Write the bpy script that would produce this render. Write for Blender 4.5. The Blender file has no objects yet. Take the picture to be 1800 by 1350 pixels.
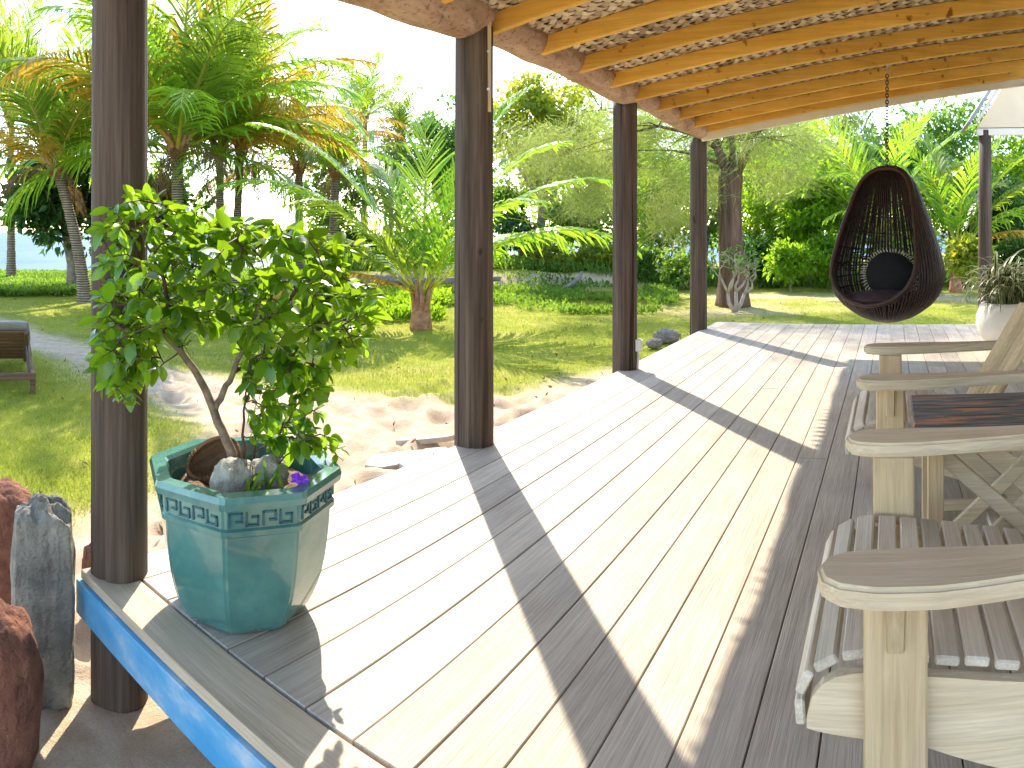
import bpy, bmesh, math, random
import numpy as np
from mathutils import Vector, Matrix
random.seed(7); RNG = np.random.default_rng(7)
S = bpy.context.scene
C = S.collection
PI = math.pi

# ---------------------------------------------------------------- camera
# The photograph is a stitched (cylindrical) phone panorama, so the lens is a central cylindrical one.
FOC, XV, Y0, CAMZ = 1250.0, 1565.0, 408.0, 1.25      # pixels per radian, column of the board direction (+X), horizon row, eye height
cam_d = bpy.data.cameras.new('camera'); cam = bpy.data.objects.new('camera', cam_d); C.objects.link(cam)
cam_d.type = 'PANO'; cam_d.panorama_type = 'CENTRAL_CYLINDRICAL'
cam_d.central_cylindrical_radius = 1.0
cam_d.central_cylindrical_range_u_min = -900/FOC; cam_d.central_cylindrical_range_u_max = 900/FOC
cam_d.central_cylindrical_range_v_min = -(1350-Y0)/FOC; cam_d.central_cylindrical_range_v_max = Y0/FOC
cam_d.clip_start = 0.05; cam_d.clip_end = 9000
cam.location = (0, 0, CAMZ)
cam.rotation_euler = (PI/2, 0, (XV-900)/FOC - PI/2)
S.camera = cam
S.render.resolution_x, S.render.resolution_y = 1024, 768

# ---------------------------------------------------------------- light
SUN_AZ, SUN_EL = 0.729, math.radians(39.8)            # azimuth counter-clockwise from +X
SUN_STRENGTH, SKY_STRENGTH, EXPOSURE = 2.3, 0.15, 2.22
W = bpy.data.worlds.new('World'); S.world = W; W.use_nodes = True
wn = W.node_tree.nodes; wl = W.node_tree.links; bg = wn['Background']
sky = wn.new('ShaderNodeTexSky'); sky.sky_type = 'NISHITA'; sky.sun_disc = False
sky.sun_elevation = SUN_EL; sky.sun_rotation = PI/2 - SUN_AZ
sky.air_density = 0.9; sky.dust_density = 0.5; sky.ozone_density = 0.2
wl.new(sky.outputs[0], bg.inputs[0]); bg.inputs[1].default_value = SKY_STRENGTH
sl = bpy.data.lights.new('sun', 'SUN'); sun = bpy.data.objects.new('sun', sl); C.objects.link(sun)
sl.energy = SUN_STRENGTH; sl.angle = math.radians(0.5); sl.color = (1, 0.90, 0.74)
sd = Vector((math.cos(SUN_AZ)*math.cos(SUN_EL), math.sin(SUN_AZ)*math.cos(SUN_EL), math.sin(SUN_EL)))
sun.rotation_euler = sd.to_track_quat('Z', 'Y').to_euler(); sun.location = (6, 6, 12)
S.view_settings.view_transform = 'Standard'; S.view_settings.look = 'None'
S.view_settings.exposure = EXPOSURE; S.view_settings.gamma = 1; S.view_settings.use_curve_mapping = False
S.render.engine = 'CYCLES'
S.cycles.max_bounces = 8; S.cycles.transparent_max_bounces = 8
try:
    S.cycles.use_denoising = True
except Exception: pass

GZ = -0.44                                            # level of the sand and lawn below the deck
def at(px, rho, z=0.0):
    a = (XV-px)/FOC
    return Vector((rho*math.cos(a), rho*math.sin(a), z))
def hz(py, rho): return CAMZ + (Y0-py)*rho/FOC
def on(px, py, z): return at(px, FOC*(CAMZ-z)/(py-Y0), z)

# ---------------------------------------------------------------- helpers
def tag(o, label=None, cat=None, group=None, kind=None):
    for k, v in (('label', label), ('category', cat), ('group', group), ('kind', kind)):
        if v: o[k] = v
    return o
def link(name, data, parent=None, loc=None):
    o = bpy.data.objects.new(name, data); C.objects.link(o)
    if parent: o.parent = parent
    if loc is not None: o.location = loc
    return o
def empty(name, loc=(0, 0, 0), rz=0.0):
    o = bpy.data.objects.new(name, None); C.objects.link(o); o.location = loc; o.rotation_euler = (0, 0, rz)
    o.empty_display_size = 0.1
    return o
class MB:
    def __init__(s): s.v = []; s.f = []
    def add(s, vs, fs):
        n = len(s.v); s.v += [tuple(v) for v in vs]; s.f += [tuple(i+n for i in f) for f in fs]
    def box(s, c, size, rot=None, ch=0.0):
        hx, hy, hz_ = size[0]/2, size[1]/2, size[2]/2
        if ch:
            bm = bmesh.new(); bmesh.ops.create_cube(bm, size=1)
            for v in bm.verts: v.co = Vector((v.co.x*size[0], v.co.y*size[1], v.co.z*size[2]))
            bmesh.ops.bevel(bm, geom=bm.edges[:], offset=ch, segments=1, affect='EDGES')
            bm.verts.ensure_lookup_table()
            vs = [v.co.copy() for v in bm.verts]; fs = [[v.index for v in f.verts] for f in bm.faces]; bm.free()
        else:
            vs = [Vector((x, y, z)) for x in (-hx, hx) for y in (-hy, hy) for z in (-hz_, hz_)]
            fs = [(0, 1, 3, 2), (4, 6, 7, 5), (0, 4, 5, 1), (2, 3, 7, 6), (0, 2, 6, 4), (1, 5, 7, 3)]
        if rot is not None: vs = [rot @ v for v in vs]
        c = Vector(c); s.add([v+c for v in vs], fs); return s
    def beam(s, a, b, w, h, up=(0, 0, 1), ch=0.004):
        a = Vector(a); b = Vector(b); d = b-a; L = d.length; d.normalize(); up = Vector(up)
        y = up.cross(d).normalized(); z = d.cross(y).normalized()
        R = Matrix((d, y, z)).transposed()
        return s.box((a+b)/2, (L, w, h), R, ch)
    def tube(s, pts, rad, n=8, cap=True, closed=False):
        pts = [Vector(p) for p in pts]; m = len(pts)
        if not hasattr(rad, '__len__'): rad = [rad]*m
        prev = None; vs = []; fs = []
        for i, p in enumerate(pts):
            if closed: t = pts[(i+1) % m]-pts[i-1]
            else: t = pts[min(i+1, m-1)]-pts[max(i-1, 0)]
            t.normalize()
            if prev is None:
                u = t.cross(Vector((0, 0, 1)) if abs(t.z) < .9 else Vector((1, 0, 0))).normalized()
            else:
                u = (prev - t*prev.dot(t)).normalized()
            prev = u; w = t.cross(u)
            for k in range(n):
                a = 2*PI*k/n; vs.append(p+(u*math.cos(a)+w*math.sin(a))*rad[i])
        for i in range(m if closed else m-1):
            j = (i+1) % m
            for k in range(n): fs.append((i*n+k, i*n+(k+1) % n, j*n+(k+1) % n, j*n+k))
        if cap and not closed: fs += [tuple(range(n))[::-1], tuple((m-1)*n+k for k in range(n))]
        s.add(vs, fs); return s
    def lathe(s, prof, n=24, c=(0, 0, 0), rot=0.0, caps=True):
        vs = []; fs = []; m = len(prof)
        for r, z in prof:
            for k in range(n):
                a = 2*PI*k/n+rot; vs.append((c[0]+r*math.cos(a), c[1]+r*math.sin(a), c[2]+z))
        for i in range(m-1):
            for k in range(n): fs.append((i*n+k, i*n+(k+1) % n, (i+1)*n+(k+1) % n, (i+1)*n+k))
        if caps: fs += [tuple(range(n))[::-1], tuple((m-1)*n+k for k in range(n))]
        s.add(vs, fs); return s
    def prism(s, outline, z0, z1):
        n = len(outline)
        vs = [(x, y, z0) for x, y in outline]+[(x, y, z1) for x, y in outline]
        fs = [tuple(range(n))[::-1], tuple(range(n, 2*n))]+[(i, (i+1) % n, n+(i+1) % n, n+i) for i in range(n)]
        s.add(vs, fs); return s
    def mesh(s, name, mat, smooth=False):
        me = bpy.data.meshes.new(name); me.from_pydata(s.v, [], s.f)
        me.materials.append(mat)
        if smooth: me.polygons.foreach_set('use_smooth', [True]*len(me.polygons))
        me.update(); return me
    def build(s, name, mat, parent=None, smooth=False, loc=None):
        return link(name, s.mesh(name, mat, smooth), parent, loc)
def smooth_angle(o, deg=35):
    me = o.data
    me.polygons.foreach_set('use_smooth', [True]*len(me.polygons))
    bm = bmesh.new(); bm.from_mesh(me); a = math.radians(deg)
    for e in bm.edges:
        e.smooth = not (len(e.link_faces) == 2 and e.calc_face_angle(0) > a)
    bm.to_mesh(me); bm.free(); return o
def np_mesh(name, V, F, mat, smooth=False, var=None, attrs=None):
    """V (n,3); F (m,k) all faces with k corners"""
    me = bpy.data.meshes.new(name); V = np.asarray(V, np.float32); F = np.asarray(F, np.int32)
    me.vertices.add(len(V)); me.vertices.foreach_set('co', V.ravel())
    k = F.shape[1]; me.loops.add(F.size); me.loops.foreach_set('vertex_index', F.ravel())
    me.polygons.add(len(F)); me.polygons.foreach_set('loop_start', np.arange(0, F.size, k, dtype=np.int32))
    me.polygons.foreach_set('use_smooth', np.full(len(F), smooth))
    me.materials.append(mat)
    for nm, arr in ([('var', var)] if var is not None else [])+list((attrs or {}).items()):
        at_ = me.attributes.new(nm, 'FLOAT', 'POINT'); at_.data.foreach_set('value', np.asarray(arr, np.float32))
    me.update(calc_edges=True); me.validate(); return me
def hash2(ix, iy, s=0):
    n = np.sin(ix*127.1+iy*311.7+s*74.7)*43758.5453; return n-np.floor(n)
def vnoise(x, y, s=0):
    ix = np.floor(x); iy = np.floor(y); fx = x-ix; fy = y-iy
    fx = fx*fx*(3-2*fx); fy = fy*fy*(3-2*fy)
    a = hash2(ix, iy, s); b = hash2(ix+1, iy, s); c = hash2(ix, iy+1, s); d = hash2(ix+1, iy+1, s)
    return (a*(1-fx)+b*fx)*(1-fy)+(c*(1-fx)+d*fx)*fy
def fbm(x, y, s=0, o=4):
    t = 0; a = .5
    for i in range(o): t = t+a*vnoise(x*2**i, y*2**i, s+i); a *= .5
    return t

# ---------------------------------------------------------------- materials
def newmat(name):
    m = bpy.data.materials.new(name); m.use_nodes = True
    nt = m.node_tree; b = nt.nodes['Principled BSDF']; return m, nt, b
def N(nt, t, **kw):
    n = nt.nodes.new(t)
    for k, v in kw.items():
        if k in n.inputs.keys() if hasattr(n.inputs, 'keys') else False: n.inputs[k].default_value = v
        else: setattr(n, k, v)
    return n
def ramp(nt, fac, stops):
    r = nt.nodes.new('ShaderNodeValToRGB'); e = r.color_ramp.elements
    while len(e) < len(stops): e.new(0.5)
    for i, (p, c) in enumerate(stops):
        e[i].position = p; e[i].color = (*c, 1) if len(c) == 3 else c
    nt.links.new(fac, r.inputs[0]); return r.outputs[0]
def coords(nt, scale=(1, 1, 1), rand=True, out='Object'):
    tc = nt.nodes.new('ShaderNodeTexCoord'); mp = nt.nodes.new('ShaderNodeMapping'); mp.inputs['Scale'].default_value = scale
    nt.links.new(tc.outputs[out], mp.inputs['Vector'])
    if rand:
        oi = nt.nodes.new('ShaderNodeObjectInfo'); m = nt.nodes.new('ShaderNodeMath'); m.operation = 'MULTIPLY'; m.inputs[1].default_value = 37.0
        cb = nt.nodes.new('ShaderNodeCombineXYZ'); nt.links.new(oi.outputs['Random'], m.inputs[0])
        for i in range(3): nt.links.new(m.outputs[0], cb.inputs[i])
        nt.links.new(cb.outputs[0], mp.inputs['Location'])
    return mp.outputs[0]
def noise(nt, vec, scale, detail=4, rough=.55, dist=0.0):
    n = nt.nodes.new('ShaderNodeTexNoise'); n.inputs['Scale'].default_value = scale; n.inputs['Detail'].default_value = detail
    n.inputs['Roughness'].default_value = rough; n.inputs['Distortion'].default_value = dist
    nt.links.new(vec, n.inputs['Vector']); return n.outputs[0]
def mixc(nt, fac, a, b, mode='MIX'):
    m = nt.nodes.new('ShaderNodeMix'); m.data_type = 'RGBA'; m.blend_type = mode
    for i, v in ((0, fac), (6, a), (7, b)):
        if hasattr(v, 'links'): nt.links.new(v, m.inputs[i])
        elif i == 0: m.inputs[0].default_value = v
        else: m.inputs[i].default_value = (*v, 1)
    return m.outputs[2]
def bump(nt, b, h, strength=.4, dist=.01):
    n = nt.nodes.new('ShaderNodeBump'); n.inputs['Strength'].default_value = strength; n.inputs['Distance'].default_value = dist
    nt.links.new(h, n.inputs['Height']); nt.links.new(n.outputs[0], b.inputs['Normal'])
def wood(name, dark, light, axis=0, rough=.7, scale=1.0, bstr=.35, tone=.25, knots=None, spec=.3, soft=.8):
    """plank wood: grain stretched along one axis, tone per plank"""
    m, nt, b = newmat(name)
    sc = [26*scale]*3; sc[axis] = 1.1*scale
    v = coords(nt, sc); g = noise(nt, v, 1.0, 6, .65, .6)
    sc2 = [140*scale]*3; sc2[axis] = 5*scale
    v2 = coords(nt, sc2); g2 = noise(nt, v2, 1.0, 3, .6)
    col = ramp(nt, g, [(.25, dark), (.75, light)])
    fine = ramp(nt, g2, [(.3, (.62, .62, .62)), (.65, (1.08, 1.08, 1.08))])
    col = mixc(nt, soft, col, fine, 'MULTIPLY')
    big = noise(nt, coords(nt, (2.2, 2.2, 2.2)), 1.0, 3)
    bigc = ramp(nt, big, [(.3, (.78, .76, .74)), (.7, (1.1, 1.1, 1.1))])
    col = mixc(nt, .7, col, bigc, 'MULTIPLY')
    oi = nt.nodes.new('ShaderNodeObjectInfo')
    t = ramp(nt, oi.outputs['Random'], [(0, (1-tone,)*3), (1, (1+tone*.5,)*3)])
    col = mixc(nt, 1.0, col, t, 'MULTIPLY')
    if knots:
        kn = noise(nt, coords(nt, (4, 9, 9)), 1.0, 2); col = mixc(nt, ramp(nt, kn, [(.66, (0, 0, 0)), (.74, (1, 1, 1))]), col, knots)
    nt.links.new(col, b.inputs['Base Color']); b.inputs['Roughness'].default_value = rough
    b.inputs['Specular IOR Level'].default_value = spec
    ad = nt.nodes.new('ShaderNodeMath'); ad.operation = 'ADD'; nt.links.new(g, ad.inputs[0]); nt.links.new(g2, ad.inputs[1])
    bump(nt, b, ad.outputs[0], bstr, .004); return m
def plain(name, col, rough=.6, var=.15, scale=8, metal=0.0, bstr=.2, spec=.5, col2=None, bscale=None, bdist=.01):
    m, nt, b = newmat(name); v = coords(nt); n = noise(nt, v, scale, 5)
    c2 = col2 or tuple(min(1, c*(1+var)) for c in col); c1 = tuple(c*(1-var) for c in col) if not col2 else col
    nt.links.new(ramp(nt, n, [(.3, c1), (.7, c2)]), b.inputs['Base Color'])
    b.inputs['Roughness'].default_value = rough; b.inputs['Metallic'].default_value = metal; b.inputs['Specular IOR Level'].default_value = spec
    if bstr: bump(nt, b, noise(nt, v, bscale or scale*3, 6, .65), bstr, bdist)
    return m
def leafmat(name, dark, light, trans, tfac=.45, rough=.42, use_attr=True, spec=.4, dry=None):
    m, nt, b = newmat(name)
    if use_attr:
        a = nt.nodes.new('ShaderNodeAttribute'); a.attribute_name = 'var'; fac = a.outputs['Fac']
    else:
        oi = nt.nodes.new('ShaderNodeObjectInfo'); fac = oi.outputs['Random']
    stops = [(0, dark), (.8, light)]+([(1.0, dry)] if dry else [])
    col = ramp(nt, fac, stops)
    n = noise(nt, coords(nt, (1, 1, 1), rand=False), 9, 3); col = mixc(nt, .6, col, ramp(nt, n, [(.3, (.75, .75, .75)), (.7, (1.2, 1.2, 1.1))]), 'MULTIPLY')
    nt.links.new(col, b.inputs['Base Color']); b.inputs['Roughness'].default_value = rough; b.inputs['Specular IOR Level'].default_value = spec
    tr = nt.nodes.new('ShaderNodeBsdfTranslucent')
    tstops = [(0, tuple(c*.6 for c in trans)), (.8, trans)]+([(1.0, tuple(min(1, c*1.6) for c in dry))] if dry else [])
    nt.links.new(ramp(nt, fac, tstops), tr.inputs[0])
    mx = nt.nodes.new('ShaderNodeMixShader'); mx.inputs[0].default_value = tfac
    nt.links.new(b.outputs[0], mx.inputs[1]); nt.links.new(tr.outputs[0], mx.inputs[2])
    nt.links.new(mx.outputs[0], nt.nodes['Material Output'].inputs[0]); return m

M = {}
M['deck'] = wood('deck_wood', (.46, .385, .295), (.62, .535, .43), 0, .62, 1.0, .45, .2, soft=.62)
M['deck_y'] = wood('deck_end_wood', (.48, .37, .24), (.64, .52, .37), 1, .62, 1.0, .35, .1, soft=.45)
M['rafter'] = wood('varnished_pine', (.78, .38, .055), (.92, .56, .13), 1, .42, .5, .15, .14, knots=(.28, .09, .015), soft=.4)
M['chair'] = wood('weathered_teak', (.62, .48, .30), (.82, .68, .49), 1, .75, 1.2, .5, .2, soft=.45)
M['chair_x'] = wood('weathered_teak_slat', (.56, .48, .37), (.77, .69, .57), 0, .75, 1.2, .5, .2, soft=.45)
M['chair_z'] = wood('weathered_teak_upright', (.57, .41, .22), (.76, .59, .37), 2, .75, 1.2, .5, .2, soft=.45)
M['fascia_w'] = plain('white_paint', (.74, .70, .62), .55, .06, 5, bstr=.1)
M['thatch'] = wood('palm_thatch', (.10, .07, .04), (.26, .19, .11), 0, .9, 1.0, .8)
M['iron'] = plain('dark_iron', (.10, .085, .08), .45, .2, 30, .8, .1)
M['steel'] = plain('galvanised_steel', (.45, .45, .43), .4, .1, 20, .9, .1)
M['white_plastic'] = plain('white_plastic', (.62, .60, .54), .45, .05, 5, bstr=0)

def mat_post():
    m, nt, b = newmat('weathered_log')
    v = coords(nt, (16, 16, .7)); g = noise(nt, v, 1, 6, .65, .4)
    v2 = coords(nt, (60, 60, 1.6)); g2 = noise(nt, v2, 1, 4, .6)
    col = ramp(nt, g, [(.28, (.040, .027, .020)), (.55, (.105, .073, .053)), (.78, (.19, .142, .105))])
    col = mixc(nt, .75, col, ramp(nt, g2, [(.3, (.5, .48, .46)), (.6, (1.1, 1.1, 1.1))]), 'MULTIPLY')
    crack = noise(nt, coords(nt, (22, 22, .35)), 1, 2, .5, .2)
    cr = ramp(nt, crack, [(.30, (.25, .22, .2)), (.36, (1, 1, 1))]); col = mixc(nt, 1, col, cr, 'MULTIPLY')
    kn = noise(nt, coords(nt, (9, 9, 5)), 1, 1); col = mixc(nt, ramp(nt, kn, [(.73, (0, 0, 0)), (.77, (1, 1, 1))]), col, (.03, .02, .015))
    nt.links.new(col, b.inputs['Base Color']); b.inputs['Roughness'].default_value = .72; b.inputs['Specular IOR Level'].default_value = .25
    ad = nt.nodes.new('ShaderNodeMath'); ad.operation = 'MULTIPLY'; nt.links.new(g2, ad.inputs[0]); nt.links.new(cr, ad.inputs[1])
    bump(nt, b, ad.outputs[0], .6, .008); return m
M['post'] = mat_post()
def mat_log():
    m, nt, b = newmat('debarked_log')
    v = coords(nt, (3, 9, 9)); g = noise(nt, v, 1, 6, .65, .5)
    col = ramp(nt, g, [(.25, (.25, .13, .08)), (.5, (.47, .30, .20)), (.75, (.62, .46, .33))])
    sp = noise(nt, coords(nt, (30, 40, 40)), 1, 3); col = mixc(nt, .8, col, ramp(nt, sp, [(.33, (.45, .38, .33)), (.45, (1, 1, 1))]), 'MULTIPLY')
    nt.links.new(col, b.inputs['Base Color']); b.inputs['Roughness'].default_value = .7
    bump(nt, b, g, .6, .03); return m
M['log'] = mat_log()
def mat_mat():
    m, nt, b = newmat('woven_palm_leaf'); a = nt.nodes.new('ShaderNodeAttribute'); a.attribute_name = 'var'
    col = ramp(nt, a.outputs['Fac'], [(0, (.30, .23, .15)), (.5, (.60, .49, .34)), (1, (.80, .70, .54))])
    n = noise(nt, coords(nt, (12, 12, 12), rand=False), 1, 4); col = mixc(nt, .7, col, ramp(nt, n, [(.3, (.6, .55, .5)), (.7, (1.15, 1.1, 1.05))]), 'MULTIPLY')
    nt.links.new(col, b.inputs['Base Color']); b.inputs['Roughness'].default_value = .65; return m
M['mat'] = mat_mat()

# ================================================================ THE SETTING
# ---------------------------------------------------------------- ground
YB = np.array([[-30, 3.6], [1.5, 3.8], [2.4, 4.1], [3.0, 4.7], [3.66, 5.3], [4.6, 5.6], [5.6, 4.75], [6.3, 4.0], [7.4, 3.5], [9, 3.0], [11, 2.4], [14, -5], [40, -30]])
PU = np.array([[4.5, 5.8], [5.5, 5.5], [7.7, 4.72], [11.3, 4.4], [14, 4.45], [22, 5.2], [30, 6]])
PL = np.array([[4.5, 3.5], [7.7, 3.72], [11, 3.6], [14, 3.4], [22, 3.4], [30, 3.4]])
def sand_amount(x, y):
    w = (fbm(x*.9, y*.9, 3)-.47)*1.0+(fbm(x*5, y*5, 9)-.47)*.35
    near = np.interp(x, YB[:, 0], YB[:, 1])-y+w
    path = np.minimum(np.interp(y, PU[:, 0], PU[:, 1])-x, x-np.interp(y, PL[:, 0], PL[:, 1]))+w*.5
    path = np.where(y < 4.3, -1, path)
    d = np.maximum(near, path)
    # bare dirt round the trunks and on the right-hand side lawn
    rr = np.hypot(x, y); az = np.arctan2(y, x)
    dirt = .9-np.abs(rr-18.5-1.5*az)*.45-np.abs(az-.02)*2.2+w
    dirt2 = .35-np.hypot(x-15.8, y-3.4)*.28+w
    d = np.maximum(d, np.maximum(dirt*.5-.16, dirt2*.6-.05))
    return 1/(1+np.exp(-np.clip(d*9, -30, 30)))
def shore(x, y):          # metres towards the sea
    return x*math.cos(1.0)+y*math.sin(1.0)
FOOT = [(RNG.uniform(3.2, 6.6), RNG.uniform(2.75, 5.0), RNG.uniform(0, PI), RNG.uniform(.11, .2)) for _ in range(85)]
FOOT += [(RNG.uniform(3.6, 4.6), RNG.uniform(5, 9), RNG.uniform(0, PI), RNG.uniform(.1, .17)) for _ in range(40)]
FOOT += [(RNG.uniform(.2, 2.4), RNG.uniform(2.6, 3.7), RNG.uniform(0, PI), RNG.uniform(.07, .15)) for _ in range(40)]
def bank(x, y):           # low eroded sand bank behind the lawn
    rr = np.hypot(x, y); az = np.arctan2(y, x)
    c = 21.3+1.2*np.sin(az*5+1)
    up = 1/(1+np.exp(-(rr-c)*5.0))
    k = np.clip((az-.33)/.05, 0, 1)*np.clip((.86-az)/.1, 0, 1)
    return up*k
def gheight(x, y):
    rr = np.hypot(x, y); sa = sand_amount(x, y)
    z = GZ+(fbm(x*.25, y*.25, 1)-.47)*.16*np.clip((rr-5)/6, 0, 1)
    z = z+(fbm(x*2.2, y*2.2, 2)-.47)*.05*np.clip(rr/4, .4, 1)
    z = z+sa*(fbm(x*4.5, y*4.5, 5)-.47)*.035*np.clip(8/rr, .3, 1)-sa*.02
    for fx, fy, fa, fr in FOOT:
        d = ((x-fx)**2+(y-fy)**2)/fr**2
        dd = np.where(d < 6, -.050*np.exp(-d*1.2)+.020*np.exp(-(np.sqrt(d)-1.35)**2*6), 0)
        z = z+dd
    z = z+bank(x, y)*(.5+.25*(fbm(x*.8, y*.8, 8)-.47))
    s = shore(x, y)-27
    z = z-np.clip(s, 0, 60)*.14*(1-np.exp(-np.clip(s, 0, 99)*.15))
    return np.maximum(z, -7)
def build_ground():
    a1 = np.linspace(-.5, 1.75, 400); a2 = np.linspace(1.75, 2*PI-.5, 62)[1:-1]; A = np.concatenate([a1, a2])
    R = np.concatenate([[.02, .3, .6], np.exp(np.linspace(math.log(.9), math.log(90), 420)), np.exp(np.linspace(math.log(95), math.log(4000), 22))])
    RR, AA = np.meshgrid(R, A, indexing='ij'); X = RR*np.cos(AA); Y = RR*np.sin(AA); Z = gheight(X, Y)
    nr, na = RR.shape; V = np.stack([X, Y, Z], -1).reshape(-1, 3)
    i = np.arange(nr-1)[:, None]; j = np.arange(na)[None, :]; j2 = (j+1) % na
    F = np.stack([i*na+j, (i+1)*na+j, (i+1)*na+j2, i*na+j2], -1).reshape(-1, 4)
    sa = sand_amount(X, Y)
    sa = np.maximum(sa, np.clip((shore(X, Y)-30)*.4, 0, 1))
    bk = bank(X, Y); face = np.clip(bk*(1-bk)*5, 0, 1)
    rr = np.hypot(X, Y)
    sa = np.maximum(sa, face)
    m, nt, b = newmat('sand_and_lawn')
    at_ = nt.nodes.new('ShaderNodeAttribute'); at_.attribute_name = 'sand'
    v = coords(nt, rand=False)
    n1 = noise(nt, v, 1.1, 5, .6); n2 = noise(nt, v, 60, 4, .7); n3 = noise(nt, v, 7, 4)
    grass = ramp(nt, n1, [(.25, (.22, .26, .030)), (.5, (.35, .37, .055)), (.68, (.46, .42, .11)), (.8, (.50, .41, .18))])
    grass = mixc(nt, .8, grass, ramp(nt, n2, [(.25, (.45, .5, .4)), (.6, (1.15, 1.12, 1.0))]), 'MULTIPLY')
    grass = mixc(nt, .5, grass, ramp(nt, n3, [(.3, (.7, .75, .6)), (.7, (1.2, 1.15, 1.1))]), 'MULTIPLY')
    sand = ramp(nt, n3, [(.25, (.52, .37, .23)), (.55, (.66, .51, .36)), (.8, (.74, .62, .48))])
    grit = noise(nt, v, 130, 3, .8); sand = mixc(nt, .5, sand, ramp(nt, grit, [(.28, (.5, .45, .4)), (.55, (1.08, 1.06, 1.04))]), 'MULTIPLY')
    nt.links.new(mixc(nt, at_.outputs['Fac'], grass, sand), b.inputs['Base Color'])
    b.inputs['Roughness'].default_value = .95; b.inputs['Specular IOR Level'].default_value = .1
    ad = nt.nodes.new('ShaderNodeMath'); ad.operation = 'ADD'; nt.links.new(n2, ad.inputs[0]); nt.links.new(grit, ad.inputs[1])
    bump(nt, b, ad.outputs[0], .7, .02)
    me = np_mesh('ground', V, F, m, True, attrs={'sand': sa.reshape(-1)})
    tag(link('ground', me), kind='structure')
build_ground()
def build_sea():
    m, nt, b = newmat('sea_water'); v = coords(nt, (.05, .05, .05), rand=False)
    s = noise(nt, v, 1.0, 3, .5)
    nt.links.new(ramp(nt, s, [(.35, (.028, .085, .13)), (.65, (.055, .125, .165))]), b.inputs['Base Color'])
    b.inputs['Roughness'].default_value = .5; b.inputs['IOR'].default_value = 1.33; b.inputs['Specular IOR Level'].default_value = .12
    bump(nt, b, noise(nt, coords(nt, (.6, .6, .6), rand=False), 1, 4), .5, .3)
    mb = MB(); u = Vector((math.cos(1.0), math.sin(1.0), 0)); w = Vector((-u.y, u.x, 0)); z = Vector((0, 0, -3.2))
    o = u*30
    mb.add([o-w*7000+z, o+w*7000+z, o+u*7000+w*7000+z, o+u*7000-w*7000+z], [(0, 3, 2, 1)])
    tag(mb.build('sea', m), kind='structure')
build_sea()

# ---------------------------------------------------------------- deck
DX0, DX1, DY1, DY0 = 1.105, 9.62, 2.395, -1.75
deck = empty('deck', (0, 0, 0)); tag(deck, kind='structure')
PITCH = .1712
def plank(x0, x1, yc, w, name='plank'):
    mb = MB(); L = x1-x0
    mb.box((0, 0, 0), (L, w, .032), None, .0022)
    o = mb.build(name, M['deck'], deck); o.location = ((x0+x1)/2, yc, -.016+random.uniform(-.0012, .0012)); return o
y = DY1; k = 0
random.seed(3)
JOINTS = {4: [4.45], 8: [5.6], 11: [3.9, 7.2], 12: [5.0], 14: [2.83], 6: [7.3], 16: [3.3, 6.6], 18: [4.6], 20: [6.1], 2: [6.4], 9: [7.9], 13: [6.3], 15: [4.3, 8.0]}
while y > DY0+.05:
    w = PITCH-.0045; xs = [DX0+.165]+JOINTS.get(k, [])+[DX1]
    for a, b_ in zip(xs[:-1], xs[1:]):
        plank(a+.0025, b_-.0025, y-w/2, w)
    y -= PITCH; k += 1
mb = MB(); mb.box((0, 0, 0), (.158, DY1-DY0, .034), None, .004)
o = mb.build('end_board', M['deck_y'], deck); o.location = (DX0+.079, (DY1+DY0)/2, -.017)
def mat_blue():
    m, nt, b = newmat('blue_paint'); v = coords(nt, (1, 3.5, 7), rand=False); n = noise(nt, v, 1.3, 4, .6)
    nt.links.new(ramp(nt, n, [(.36, (.055, .30, .55)), (.54, (.13, .37, .58)), (.70, (.40, .50, .58))]), b.inputs['Base Color']); b.inputs['Roughness'].default_value = .4
    bump(nt, b, noise(nt, v, 12, 4), .15, .01); return m
M['blue'] = mat_blue()
mb = MB(); mb.box((0, 0, 0), (.028, DY1-DY0+.02, .125), None, .003)
o = mb.build('fascia_board', M['blue'], deck); o.location = (DX0-.001, (DY1+DY0)/2, -.0365-.0625); tag(o, 'blue painted fascia board along the deck end')
mb = MB(); mb.box((0, 0, 0), (DX1-DX0-.1, .03, .125), None, .003)
o = mb.build('fascia_board', M['blue'], deck); o.location = ((DX0+DX1)/2, DY1-.03, -.0345-.0625)
for yy in (1.9, .7, -.5, -1.6):
    mb = MB(); mb.box((0, 0, 0), (DX1-DX0-.1, .05, .13)); o = mb.build('joist', M['thatch'], deck); o.location = ((DX0+DX1)/2, yy, -.0345-.065)
for xx in (2.6, 5.2, 7.8):
    for yy in (1.9, .7, -.5):
        mb = MB(); mb.box((0, 0, 0), (.1, .1, .4)); o = mb.build('stump', M['thatch'], deck); o.location = (xx, yy, -.34)
# house wall behind the chairs, just outside the frame
wall = empty('house_wall', (0, -1.78, 0)); tag(wall, kind='structure')
for i in range(20):
    mb = MB(); mb.box((0, 0, 0), (8.6, .03, .172), None, .003); o = mb.build('wall_board', M['fascia_w'], wall)
    o.location = (4.1, -.02, -.33+.175*i)

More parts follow.
